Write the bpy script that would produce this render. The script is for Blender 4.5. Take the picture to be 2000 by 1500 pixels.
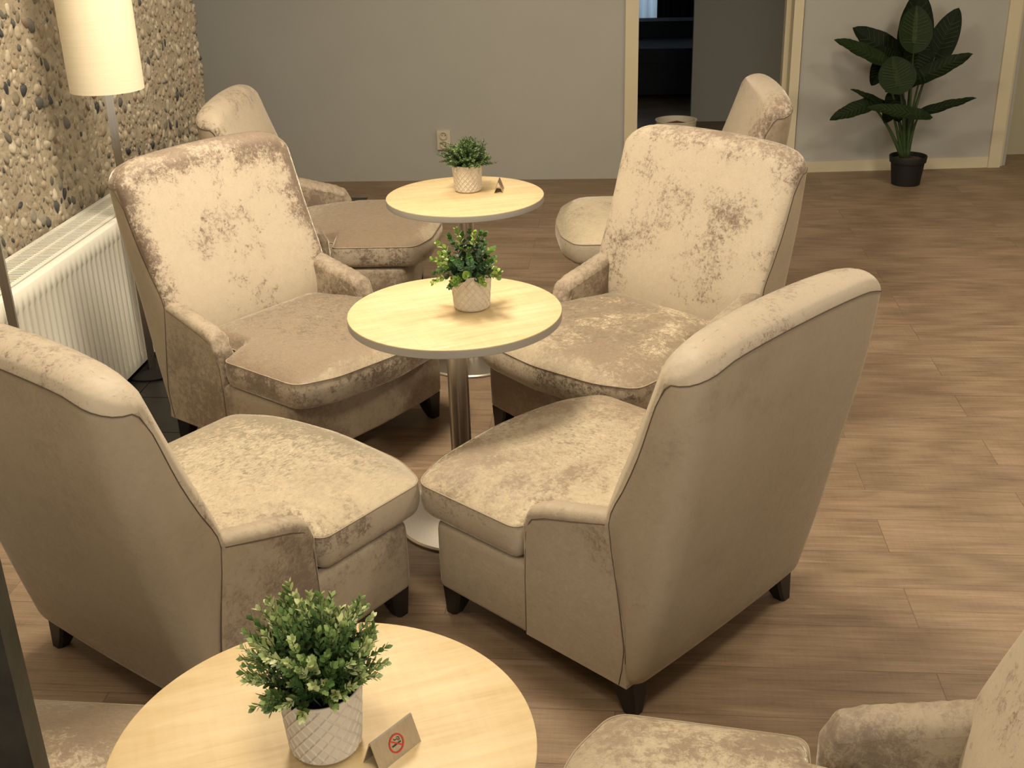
import bpy, bmesh, math, random
from mathutils import Vector, Matrix, Quaternion
from math import sin, cos, pi, radians, atan2, hypot, sqrt, exp

for o in list(bpy.data.objects):
    bpy.data.objects.remove(o)
scene = bpy.context.scene
COL = scene.collection
PI = pi

# ------------------------------------------------------------------ camera
CAM_POS = Vector((0.0, 0.0, 1.7909))
PITCH, ROLL, YAW, FPX = 0.4135, -0.0288, 0.0998, 2277.6
fwd = Vector((-sin(YAW)*cos(PITCH), cos(YAW)*cos(PITCH), -sin(PITCH)))
rgt0 = Vector((cos(YAW), sin(YAW), 0.0))
up0 = rgt0.cross(fwd)
rgt = rgt0*cos(ROLL) + up0*sin(ROLL)
upv = -rgt0*sin(ROLL) + up0*cos(ROLL)
cam_data = bpy.data.cameras.new('camera')
cam = bpy.data.objects.new('camera', cam_data)
COL.objects.link(cam)
m3 = Matrix((rgt, upv, -fwd)).transposed()
cam.matrix_world = Matrix.Translation(CAM_POS) @ m3.to_4x4()
cam_data.sensor_width = 36.0
cam_data.lens = 36.0*FPX/2000.0
cam_data.clip_start = 0.05
cam_data.clip_end = 60
scene.camera = cam

def at(px, py, Y):
    """survey helper: the place at depth Y seen at a photo pixel"""
    d = fwd*FPX + rgt*(px-1000.0) + upv*(750.0-py)
    return CAM_POS + d*(Y/d.y)

# ------------------------------------------------------------------ world, exposure, lights
world = bpy.data.worlds.new('world')
scene.world = world
world.use_nodes = True
world.node_tree.nodes['Background'].inputs[0].default_value = (0.75, 0.85, 1.0, 1)
world.node_tree.nodes['Background'].inputs[1].default_value = 1.0
scene.view_settings.view_transform = 'Standard'
scene.view_settings.look = 'None'
scene.view_settings.gamma = 1.0
scene.view_settings.use_curve_mapping = False
scene.view_settings.exposure = 0.0

WARM = (1.0, 0.85, 0.64)
CEIL = 2.75
#            x,    y,   power, radius
DOWNLIGHTS = [(-0.85, 3.35, 72, 0.34), (-0.75, 5.1, 20, 0.22), (-0.2, 0.9, 18, 0.26),
              (2.0, 3.3, 34, 0.26), (2.2, 5.2, 24, 0.22), (-1.6, 1.3, 8, 0.2), (2.2, 0.2, 8, 0.22)]
def area_light(name, loc, size, power, color, direction=(0, 0, -1), shape='DISK', size_y=None, spread=None):
    l = bpy.data.lights.new(name, 'AREA')
    l.shape = shape
    l.size = size
    if size_y: l.size_y = size_y
    l.energy = power
    l.color = color
    if spread: l.spread = spread
    o = bpy.data.objects.new(name, l)
    o.location = loc
    o.rotation_euler = Vector(direction).to_track_quat('-Z', 'Y').to_euler()
    COL.objects.link(o)
    return o
for x, y, pw, r in DOWNLIGHTS:
    area_light('downlight_beam', (x, y, CEIL-0.035), r*2, pw, WARM)

# fill added for chair backs facing the camera, as from an unseen window
area_light('window_fill', (1.3, -1.50, 1.55), 2.7, 36, (1.0, 0.90, 0.76), (0, 1, -0.12), 'RECTANGLE', 1.3)

# ------------------------------------------------------------------ tagging
def tag(o, label=None, cat=None, group=None, kind=None):
    if label: o['label'] = label
    if cat: o['category'] = cat
    if group: o['group'] = group
    if kind: o['kind'] = kind
    return o
def empty(name, loc=(0, 0, 0), rz=0.0):
    o = bpy.data.objects.new(name, None)
    o.empty_display_size = 0.1
    o.location = loc
    o.rotation_euler = (0, 0, rz)
    COL.objects.link(o)
    return o
def link_mesh(name, bm, mat, parent=None, smooth=True, sharp=None):
    me = bpy.data.meshes.new(name)
    bmesh.ops.recalc_face_normals(bm, faces=bm.faces[:])
    bm.to_mesh(me)
    bm.free()
    mats = mat if isinstance(mat, (list, tuple)) else [mat]
    for m in mats: me.materials.append(m)
    if smooth:
        for p in me.polygons: p.use_smooth = True
        if sharp is not None:
            me.set_sharp_from_angle(angle=sharp)
    o = bpy.data.objects.new(name, me)
    COL.objects.link(o)
    if parent is not None: o.parent = parent
    return o
def copy_tree(o, parent=None):
    c = o.copy()
    COL.objects.link(c)
    if parent is not None: c.parent = parent
    for ch in [x for x in o.children]:
        copy_tree(ch, c)
    return c

# ------------------------------------------------------------------ materials
class NT:
    def __init__(self, name):
        self.m = bpy.data.materials.new(name)
        self.m.use_nodes = True
        self.t = self.m.node_tree
        self.b = self.t.nodes['Principled BSDF']
    def n(self, typ, **kw):
        nd = self.t.nodes.new(typ)
        for k, v in kw.items():
            if k.startswith('i_'):
                key = k[2:]
                key = int(key) if key.isdigit() else key.replace('_', ' ')
                nd.inputs[key].default_value = v
            else: setattr(nd, k, v)
        return nd
    def l(self, a, b): self.t.links.new(a, b)
    def math(self, op, a, b=None, c=None, clamp=False):
        nd = self.t.nodes.new('ShaderNodeMath'); nd.operation = op; nd.use_clamp = clamp
        for i, v in enumerate((a, b, c)):
            if v is None: continue
            if isinstance(v, (int, float)): nd.inputs[i].default_value = v
            else: self.l(v, nd.inputs[i])
        return nd.outputs[0]
    def vmath(self, op, a, b=None, scale=None):
        nd = self.t.nodes.new('ShaderNodeVectorMath'); nd.operation = op
        for i, v in enumerate((a, b)):
            if v is None: continue
            if isinstance(v, (tuple, list)): nd.inputs[i].default_value = v
            else: self.l(v, nd.inputs[i])
        if scale is not None:
            if isinstance(scale, (int, float)): nd.inputs['Scale'].default_value = scale
            else: self.l(scale, nd.inputs['Scale'])
        return nd.outputs[0]
    def ramp(self, fac, stops, interp='LINEAR'):
        nd = self.t.nodes.new('ShaderNodeValToRGB')
        nd.color_ramp.interpolation = interp
        els = nd.color_ramp.elements
        els[0].position = stops[0][0]; els[0].color = stops[0][1]
        els[1].position = stops[-1][0]; els[1].color = stops[-1][1]
        for p, c in stops[1:-1]:
            e = els.new(p); e.color = c
        self.l(fac, nd.inputs[0])
        return nd.outputs[0]
    def mixc(self, fac, a, b, blend='MIX'):
        nd = self.t.nodes.new('ShaderNodeMix'); nd.data_type = 'RGBA'; nd.blend_type = blend
        for sock, v in ((nd.inputs[0], fac), (nd.inputs[6], a), (nd.inputs[7], b)):
            if isinstance(v, (int, float)): sock.default_value = v
            elif isinstance(v, (tuple, list)): sock.default_value = v
            else: self.l(v, sock)
        return nd.outputs[2]
    def noise(self, vec, scale, detail=4, rough=0.5, dist=0.0, out=0):
        nd = self.t.nodes.new('ShaderNodeTexNoise')
        nd.inputs['Scale'].default_value = scale; nd.inputs['Detail'].default_value = detail
        nd.inputs['Roughness'].default_value = rough; nd.inputs['Distortion'].default_value = dist
        if vec is not None: self.l(vec, nd.inputs['Vector'])
        return nd.outputs[out]
    def bump(self, h, strength=0.3, dist=0.01, normal=None):
        nd = self.t.nodes.new('ShaderNodeBump')
        nd.inputs['Strength'].default_value = strength; nd.inputs['Distance'].default_value = dist
        self.l(h, nd.inputs['Height'])
        if normal is not None: self.l(normal, nd.inputs['Normal'])
        return nd.outputs[0]
    def obj(self): return self.n('ShaderNodeTexCoord').outputs['Object']
    def scaled(self, vec, s):
        nd = self.t.nodes.new('ShaderNodeMapping'); nd.inputs['Scale'].default_value = s
        self.l(vec, nd.inputs['Vector']); return nd.outputs[0]
    def set(self, **kw):
        for k, v in kw.items():
            s = self.b.inputs[k.replace('_', ' ')]
            if isinstance(v, (int, float, tuple, list)): s.default_value = v
            else: self.l(v, s)
        return self
def rgb(r, g, b): return (r, g, b, 1.0)
def g3(v): return (v, v, v, 1.0)

def simple(name, col, rough=0.5, metal=0.0, bump=None, var=0.0, scale=20):
    t = NT(name)
    c = col if len(col) == 4 else (*col, 1.0)
    if var:
        n = t.noise(t.obj(), scale, 4, 0.6)
        lo = tuple(x*(1-var) for x in c[:3]) + (1,)
        hi = tuple(min(1, x*(1+var)) for x in c[:3]) + (1,)
        t.set(Base_Color=t.ramp(n, [(0.3, lo), (0.7, hi)]))
    else: t.set(Base_Color=c)
    t.set(Roughness=rough, Metallic=metal)
    if bump:
        t.set(Normal=t.bump(t.noise(t.obj(), bump[0], 5, 0.6), bump[1], bump[2]))
    return t.m

def velvet(name, nap, patch_lo, patch_hi, mode='', amt=0.6, nap_k=0.55, light=(0.40, 0.325, 0.235), dark=(0.20, 0.145, 0.105), sheen=1.0, jitter=0.5):
    """crushed velvet: the pile leans one way (nap, in the chair's own axes), crushed patches lean the other way"""
    t = NT(name)
    info = t.n('ShaderNodeObjectInfo')
    off = t.vmath('SCALE', (7.3, 3.1, 5.7), scale=info.outputs['Random'])
    vec = t.vmath('ADD', t.obj(), off)
    big = t.noise(vec, 2.6, 2, 0.5, 0.2)
    mid = t.noise(vec, 13, 5, 0.75, 0.2)
    fine = t.noise(vec, 62, 6, 0.9, 0.4)
    s = t.math('ADD', t.math('MULTIPLY', big, 0.36), t.math('ADD', t.math('MULTIPLY', mid, 0.22), t.math('MULTIPLY', fine, 0.42)))
    if mode == 'back':      # crushed pile along top roll and sides; its viewing-angle darkening is painted in too
        sx = t.n('ShaderNodeSeparateXYZ'); t.l(t.obj(), sx.inputs[0])
        def ss(v, a, b):
            m = t.n('ShaderNodeMapRange', interpolation_type='SMOOTHSTEP'); t.l(v, m.inputs[0]); m.inputs[1].default_value = a; m.inputs[2].default_value = b
            return m.outputs[0]
        e = t.math('MAXIMUM', ss(t.math('ABSOLUTE', sx.outputs[0]), 0.27, 0.37), ss(sx.outputs[2], 0.83, 0.965))
        sc = t.n('ShaderNodeSeparateColor'); t.l(info.outputs['Color'], sc.inputs[0])
        s = t.math('ADD', s, t.math('MULTIPLY', t.math('SUBTRACT', t.math('MULTIPLY', e, 0.095), 0.012), sc.outputs[0]))
    if mode == 'top':       # per-chair nap sheen, with a paler front edge, painted into the seat top's colour
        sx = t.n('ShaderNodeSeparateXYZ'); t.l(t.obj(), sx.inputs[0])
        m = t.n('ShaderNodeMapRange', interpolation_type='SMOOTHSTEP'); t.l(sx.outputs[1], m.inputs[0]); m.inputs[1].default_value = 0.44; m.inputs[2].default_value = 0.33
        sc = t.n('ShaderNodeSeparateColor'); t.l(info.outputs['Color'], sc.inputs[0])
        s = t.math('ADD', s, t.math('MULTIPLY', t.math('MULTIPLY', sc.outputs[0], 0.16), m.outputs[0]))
    if mode == 'rub':
        sc = t.n('ShaderNodeSeparateColor'); t.l(info.outputs['Color'], sc.inputs[0])
        s = t.math('ADD', s, t.math('MULTIPLY', t.math('SUBTRACT', sc.outputs[0], 0.5), 0.10))
    patch = t.ramp(s, [(patch_lo, g3(0)), (patch_hi, g3(1))], 'EASE')
    sep = t.n('ShaderNodeSeparateColor'); t.l(patch, sep.inputs[0]); pf = sep.outputs[0]
    col = t.mixc(t.math('MULTIPLY', pf, amt), (*light, 1), (*dark, 1))
    fm = t.ramp(fine, [(0.35, g3(0.93)), (0.65, g3(1.05))])
    col = t.mixc(1.0, col, fm, 'MULTIPLY')
    k = t.math('MULTIPLY', t.math('SUBTRACT', 1.0, t.math('MULTIPLY', pf, 1.5)), nap_k)
    napv = t.vmath('SCALE', nap, scale=k)
    jit = t.vmath('SCALE', t.vmath('SUBTRACT', t.noise(vec, 30, 5, 0.8, 0.4, out=1), (0.5, 0.5, 0.5)), scale=jitter)
    jit2 = t.vmath('SCALE', t.vmath('SUBTRACT', t.noise(t.scaled(vec, (1, 0.4, 1)), 160, 3, 0.8, 0.5, out=1), (0.5, 0.5, 0.5)), scale=jitter*1.3)
    lean = t.vmath('ADD', t.vmath('ADD', napv, jit), jit2)
    tr = t.n('ShaderNodeVectorTransform', vector_type='VECTOR', convert_from='OBJECT', convert_to='WORLD')
    t.l(lean, tr.inputs[0])
    geo = t.n('ShaderNodeNewGeometry')
    fn = t.vmath('NORMALIZE', t.vmath('ADD', geo.outputs['Normal'], tr.outputs[0]))
    t.set(Base_Color=col, Roughness=0.55, Normal=fn)
    t.b.inputs['Sheen Weight'].default_value = sheen
    t.b.inputs['Sheen Roughness'].default_value = 0.28
    t.b.inputs['Sheen Tint'].default_value = (1.0, 0.92, 0.78, 1)
    t.b.inputs['Specular IOR Level'].default_value = 0.3
    return t.m

M = {}
M['vel_back'] = velvet('velvet_backrest', (0, 0.35, 0.8), 0.515, 0.60, mode='back', amt=0.85, nap_k=0.45, light=(0.455, 0.39, 0.30), dark=(0.20, 0.148, 0.115))
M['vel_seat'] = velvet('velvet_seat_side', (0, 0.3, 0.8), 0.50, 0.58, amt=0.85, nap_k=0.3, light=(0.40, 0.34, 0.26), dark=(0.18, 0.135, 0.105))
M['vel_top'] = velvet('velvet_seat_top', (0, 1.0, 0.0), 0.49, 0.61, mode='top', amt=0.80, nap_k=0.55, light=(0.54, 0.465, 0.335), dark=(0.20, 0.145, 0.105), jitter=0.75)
M['vel_arm'] = velvet('velvet_arm', (0, 0.0, 1.0), 0.49, 0.60, mode='rub', amt=0.72, nap_k=0.15, light=(0.38, 0.32, 0.24), dark=(0.18, 0.135, 0.105), sheen=0.8, jitter=0.45)
M['vel_body'] = velvet('velvet_body', (0, 0.0, 1.0), 0.49, 0.64, amt=0.40, nap_k=0.12, light=(0.36, 0.30, 0.222), sheen=0.6, jitter=0.28)
M['seam'] = simple('seam_thread', (0.10, 0.075, 0.05), 0.9)
M['pipe'] = simple('piping_fabric', (0.34, 0.28, 0.20), 0.7)
M['leg'] = simple('black_stained_wood', (0.012, 0.010, 0.009), 0.35, bump=(60, 0.1, 0.002))

def floor_mat():
    t = NT('vinyl_oak_planks')
    v = t.obj()
    br = t.n('ShaderNodeTexBrick', offset=0.37, offset_frequency=2, squash=1.0)
    t.l(v, br.inputs['Vector'])
    br.inputs['Color1'].default_value = g3(0.0); br.inputs['Color2'].default_value = g3(1.0); br.inputs['Mortar'].default_value = g3(0.5)
    br.inputs['Scale'].default_value = 1.0; br.inputs['Mortar Size'].default_value = 0.0012
    br.inputs['Mortar Smooth'].default_value = 0.1; br.inputs['Brick Width'].default_value = 1.22; br.inputs['Row Height'].default_value = 0.182
    sp = t.n('ShaderNodeSeparateColor'); t.l(br.outputs['Color'], sp.inputs[0])
    shift = t.vmath('SCALE', (3.7, 9.1, 5.3), scale=sp.outputs[0])
    pv = t.vmath('ADD', v, shift)
    grain = t.noise(t.scaled(pv, (1.6, 42, 1)), 2.6, 9, 0.74, 0.5)
    cathedral = t.n('ShaderNodeTexWave', wave_type='RINGS', rings_direction='Y')
    t.l(t.scaled(pv, (0.55, 5.5, 1)), cathedral.inputs['Vector'])
    cathedral.inputs['Scale'].default_value = 2.6; cathedral.inputs['Distortion'].default_value = 7.0; cathedral.inputs['Detail'].default_value = 3
    saw = t.noise(t.scaled(pv, (90, 4, 1)), 1.5, 3, 0.6)
    blot = t.noise(t.scaled(v, (1.4, 4.0, 1)), 1.6, 3, 0.6)
    hair = t.noise(t.scaled(pv, (5, 190, 1)), 2.0, 4, 0.7, 0.3)
    pores = t.ramp(hair, [(0.54, g3(1.0)), (0.68, g3(0.80))])
    knots = t.ramp(t.noise(t.scaled(pv, (1.3, 4.2, 1)), 3.2, 2, 0.5, 1.2), [(0.66, g3(1.0)), (0.80, g3(0.80))])
    s = t.math('ADD', t.math('MULTIPLY', grain, 0.62), t.math('ADD', t.math('MULTIPLY', cathedral.outputs['Fac'], 0.10), t.math('ADD', t.math('MULTIPLY', saw, 0.10), t.math('MULTIPLY', blot, 0.18))))
    col = t.ramp(s, [(0.30, rgb(0.140, 0.094, 0.060)), (0.43, rgb(0.218, 0.151, 0.097)), (0.55, rgb(0.280, 0.200, 0.131)), (0.70, rgb(0.36, 0.267, 0.182))])
    tone = t.ramp(sp.outputs[0], [(0.0, g3(0.90)), (1.0, g3(1.06))])
    col = t.mixc(1.0, col, tone, 'MULTIPLY')
    col = t.mixc(1.0, col, pores, 'MULTIPLY')
    col = t.mixc(1.0, col, knots, 'MULTIPLY')
    col = t.mixc(t.math('MULTIPLY', br.outputs['Fac'], 0.55), col, rgb(0.07, 0.045, 0.03))
    t.set(Base_Color=col, Roughness=0.48, Normal=t.bump(s, 0.25, 0.004))
    t.b.inputs['Specular IOR Level'].default_value = 0.35
    return t.m
M['floor'] = floor_mat()

def table_mat():
    t = NT('maple_laminate')
    v = t.obj()
    gr = t.noise(t.scaled(v, (2.2, 22, 1)), 3.0, 6, 0.6, 0.6)
    st = t.noise(t.scaled(v, (1.0, 9.0, 1)), 2.2, 2, 0.5)
    cross = t.noise(t.scaled(v, (60, 5, 1)), 1.4, 3, 0.6)
    s = t.math('ADD', t.math('MULTIPLY', gr, 0.45), t.math('ADD', t.math('MULTIPLY', st, 0.40), t.math('MULTIPLY', cross, 0.15)))
    col = t.ramp(s, [(0.36, rgb(0.53, 0.395, 0.21)), (0.5, rgb(0.615, 0.480, 0.275)), (0.64, rgb(0.67, 0.545, 0.34))])
    t.set(Base_Color=col, Roughness=0.5)
    t.b.inputs['Specular IOR Level'].default_value = 0.35
    return t.m
M['table'] = table_mat()
M['table_edge'] = simple('grey_edge_band', (0.30, 0.29, 0.27), 0.45)
def steel(name, col=(0.55, 0.52, 0.48), rough=0.3, zs=1.0):
    t = NT(name)
    g = t.noise(t.scaled(t.obj(), (90, 90, 1.5*zs)), 2.0, 4, 0.6)
    t.set(Base_Color=t.ramp(g, [(0.3, (*[c*0.86 for c in col], 1)), (0.7, (*col, 1))]), Metallic=1.0, Roughness=rough, Normal=t.bump(g, 0.04, 0.001))
    return t.m
M['steel'] = steel('brushed_steel')
M['steel_plate'] = steel('brushed_steel_sheet', (0.62, 0.58, 0.53), 0.38)
M['wall'] = simple('grey_painted_wall', (0.43, 0.43, 0.40), 0.85, var=0.02, scale=3, bump=(160, 0.06, 0.002))
M['trim'] = simple('cream_painted_trim', (0.66, 0.60, 0.44), 0.5, var=0.02, scale=4)
M['beige_wall'] = simple('beige_panel', (0.50, 0.47, 0.34), 0.7)
M['ceiling'] = simple('white_ceiling', (0.75, 0.73, 0.68), 0.9)
M['white_metal'] = simple('white_enamel', (0.74, 0.735, 0.66), 0.32)
M['white_dark'] = simple('radiator_inside', (0.14, 0.14, 0.12), 0.6)  # dark colour puts the shade into the gaps below the grille slats
M['outlet'] = simple('cream_plastic', (0.62, 0.57, 0.45), 0.4)
M['black'] = simple('black_plastic', (0.006, 0.005, 0.005), 0.7)
M['soil'] = simple('brown_soil', (0.055, 0.030, 0.018), 0.95, var=0.5, scale=60, bump=(70, 0.8, 0.01))
M['post'] = simple('dark_post_paint', (0.024, 0.023, 0.018), 0.5, var=0.5, scale=14, bump=(30, 0.25, 0.004))
M['dark_square'] = simple('dark_floor_square', (0.016, 0.016, 0.015), 0.4, var=0.3, scale=9)
M['red'] = simple('red_sign_ink', (0.45, 0.035, 0.02), 0.5)
M['ink'] = simple('black_sign_ink', (0.03, 0.03, 0.03), 0.5)
M['pot'] = simple('matt_cream_ceramic', (0.62, 0.56, 0.47), 0.55, var=0.03, scale=30)
M['bin'] = simple('pale_bin_plastic', (0.60, 0.55, 0.44), 0.5)
M['card'] = simple('brown_cardboard', (0.16, 0.075, 0.04), 0.8)
M['dark_fabric'] = simple('blue_black_upholstery', (0.014, 0.020, 0.026), 0.8, var=0.2, scale=15)
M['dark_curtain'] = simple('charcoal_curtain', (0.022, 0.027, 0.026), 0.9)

def shade_mat():
    t = NT('linen_lamp_shade')
    w = t.noise(t.scaled(t.obj(), (1, 1, 60)), 6, 2, 0.5)
    t.set(Base_Color=t.ramp(w, [(0.3, rgb(0.74, 0.67, 0.50)), (0.7, rgb(0.80, 0.73, 0.55))]), Roughness=0.8)
    t.b.inputs['Emission Color'].default_value = (1.0, 0.82, 0.52, 1)
    t.b.inputs['Emission Strength'].default_value = 0.10
    return t.m
M['shade'] = shade_mat()
def glow(name, col, s):
    t = NT(name)
    t.set(Base_Color=(*col, 1)); t.b.inputs['Emission Color'].default_value = (*col, 1); t.b.inputs['Emission Strength'].default_value = s
    return t.m
M['diffuser'] = glow('lamp_diffuser', (1.0, 0.82, 0.55), 4.0)
M['daylight'] = glow('daylit_pane', (0.80, 0.90, 1.0), 1.1)
def sheer_mat():
    t = NT('sheer_curtain_cloth')
    w = t.noise(t.scaled(t.obj(), (30, 30, 1)), 4, 3, 0.6)
    t.set(Base_Color=t.ramp(w, [(0.3, rgb(0.62, 0.68, 0.72)), (0.7, rgb(0.85, 0.9, 0.93))]), Roughness=0.8)
    tl = t.n('ShaderNodeBsdfTranslucent'); tl.inputs[0].default_value = (0.85, 0.92, 0.97, 1)
    mx = t.n('ShaderNodeMixShader'); mx.inputs[0].default_value = 0.65
    t.l(t.b.outputs[0], mx.inputs[1]); t.l(tl.outputs[0], mx.inputs[2])
    t.l(mx.outputs[0], t.t.nodes['Material Output'].inputs[0])
    return t.m
M['sheer'] = sheer_mat()

def leaf_mat(name, stops, rough=0.45, trans=0.15):
    """each leaflet's own colour is stored per face corner as 'tone'"""
    t = NT(name)
    a = t.n('ShaderNodeAttribute', attribute_name='tone')
    c = t.ramp(a.outputs['Fac'], stops)
    t.set(Base_Color=c, Roughness=rough)
    return t.m
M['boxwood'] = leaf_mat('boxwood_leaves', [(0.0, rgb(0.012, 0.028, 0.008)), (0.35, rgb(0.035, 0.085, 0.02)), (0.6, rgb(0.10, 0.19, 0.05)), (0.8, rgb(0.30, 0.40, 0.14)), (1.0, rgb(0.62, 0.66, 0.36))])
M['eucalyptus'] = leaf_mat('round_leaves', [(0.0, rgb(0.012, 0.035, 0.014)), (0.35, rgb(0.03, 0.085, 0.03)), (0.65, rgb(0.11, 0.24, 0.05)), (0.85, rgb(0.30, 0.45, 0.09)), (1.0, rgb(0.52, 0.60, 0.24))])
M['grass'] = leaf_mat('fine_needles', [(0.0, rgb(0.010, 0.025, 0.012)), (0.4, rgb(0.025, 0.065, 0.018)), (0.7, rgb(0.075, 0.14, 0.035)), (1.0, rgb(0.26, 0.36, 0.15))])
def big_leaf_mat():
    t = NT('dark_taro_leaf')
    a = t.n('ShaderNodeAttribute', attribute_name='tone')
    c = t.ramp(a.outputs['Fac'], [(0.0, rgb(0.004, 0.008, 0.003)), (0.5, rgb(0.009, 0.019, 0.005)), (0.85, rgb(0.016, 0.030, 0.008)), (1.0, rgb(0.045, 0.062, 0.022))])
    t.set(Base_Color=c, Roughness=0.6)
    t.b.inputs['Specular IOR Level'].default_value = 0.15
    return t.m
M['taro'] = big_leaf_mat()
M['stem'] = simple('green_stem', (0.035, 0.070, 0.022), 0.5, var=0.3, scale=12)

# ------------------------------------------------------------------ mesh helpers
def add_box(bm, x0, x1, y0, y1, z0, z1, mi=0):
    vs = [bm.verts.new(c) for c in ((x0, y0, z0), (x1, y0, z0), (x1, y1, z0), (x0, y1, z0), (x0, y0, z1), (x1, y0, z1), (x1, y1, z1), (x0, y1, z1))]
    for f in ((0, 3, 2, 1), (4, 5, 6, 7), (0, 1, 5, 4), (1, 2, 6, 5), (2, 3, 7, 6), (3, 0, 4, 7)):
        fc = bm.faces.new([vs[i] for i in f]); fc.material_index = mi
    return vs
def bevel_all(bm, w, seg=2, ang=0.5):
    es = [e for e in bm.edges if len(e.link_faces) == 2 and e.calc_face_angle(0) > ang]
    bmesh.ops.bevel(bm, geom=es, offset=w, segments=seg, profile=0.5, affect='EDGES')
def add_rings(bm, rings, close_u=True, cap0=False, cap1=False, mi=0):
    R = [[bm.verts.new(p) for p in r] for r in rings]
    n = len(R[0])
    for a, b in zip(R[:-1], R[1:]):
        for i in range(n if close_u else n-1):
            j = (i+1) % n
            f = bm.faces.new((a[i], a[j], b[j], b[i])); f.material_index = mi
    if cap0: f = bm.faces.new(R[0][::-1]); f.material_index = mi
    if cap1: f = bm.faces.new(R[-1]); f.material_index = mi
    return R
def add_lathe(bm, prof, seg=48, c=(0, 0, 0), cap0=True, cap1=True, mi=0):
    rings = [[(c[0]+r*cos(2*PI*i/seg), c[1]+r*sin(2*PI*i/seg), c[2]+z) for i in range(seg)] for r, z in prof]
    return add_rings(bm, rings, True, cap0, cap1, mi)
def add_tube(bm, pts, r, seg=6, closed=False, mi=0, r1=None):
    pts = [Vector(p) for p in pts]
    n = len(pts); rings = []
    prev = None
    for i, p in enumerate(pts):
        if closed: d = (pts[(i+1) % n]-pts[i-1])
        else: d = (pts[min(i+1, n-1)]-pts[max(i-1, 0)])
        d.normalize()
        if prev is None:
            a = Vector((0, 0, 1)) if abs(d.z) < 0.9 else Vector((1, 0, 0))
            s = d.cross(a).normalized()
        else:
            s = (prev - d*prev.dot(d)).normalized()
        prev = s; q = d.cross(s)
        rr = r if r1 is None else r+(r1-r)*i/(n-1)
        rings.append([p+(s*cos(2*PI*k/seg)+q*sin(2*PI*k/seg))*rr for k in range(seg)])
    if closed: rings.append(rings[0])
    R = add_rings(bm, rings, True, not closed, not closed, mi)
    if closed: bmesh.ops.remove_doubles(bm, verts=R[0]+R[-1], dist=1e-7)
def interp(x, xs, ys):
    if x <= xs[0]: return ys[0]
    for a, b, c, d in zip(xs[:-1], xs[1:], ys[:-1], ys[1:]):
        if x <= b: return c+(d-c)*(x-a)/(b-a)
    return ys[-1]
def smooth_interp(xs, ys):
    """monotone-ish cubic (Catmull-Rom) interpolation"""
    n = len(xs)
    ms = []
    for i in range(n):
        if i == 0: ms.append((ys[1]-ys[0])/(xs[1]-xs[0]))
        elif i == n-1: ms.append((ys[-1]-ys[-2])/(xs[-1]-xs[-2]))
        else: ms.append((ys[i+1]-ys[i-1])/(xs[i+1]-xs[i-1]))
    def f(x):
        x = max(xs[0], min(xs[-1], x))
        for i in range(n-1):
            if x <= xs[i+1]:
                h = xs[i+1]-xs[i]; t = (x-xs[i])/h
                return (2*t**3-3*t*t+1)*ys[i]+(t**3-2*t*t+t)*h*ms[i]+(-2*t**3+3*t*t)*ys[i+1]+(t**3-t*t)*h*ms[i+1]
        return ys[-1]
    return f
def sm(v, s=0.0):
    return v
def round_poly(pts, radii, seg=6):
    """round the corners of a closed 2D polygon"""
    out = []
    n = len(pts)
    for i in range(n):
        p = Vector(pts[i]); a = Vector(pts[i-1]); b = Vector(pts[(i+1) % n])
        r = radii[i] if isinstance(radii, (list, tuple)) else radii
        if r <= 1e-6: out.append(tuple(p)); continue
        da = (a-p); db = (b-p)
        la, lb = da.length, db.length
        da.normalize(); db.normalize()
        ang = da.angle(db)
        d = min(r/math.tan(ang/2), la*0.48, lb*0.48)
        A = p+da*d; B = p+db*d
        for k in range(seg+1):
            t = k/seg
            q = A*(1-t)**2 + p*2*t*(1-t) + B*t*t
            out.append((q.x, q.y))
    return out
def resample(pts, step):
    out = []
    n = len(pts)
    for i in range(n):
        a = Vector(pts[i]); b = Vector(pts[(i+1) % n]); L = (b-a).length
        k = max(1, int(round(L/step)))
        for j in range(k): 
            q = a+(b-a)*j/k
            out.append((q.x, q.y))
    return out

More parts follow.
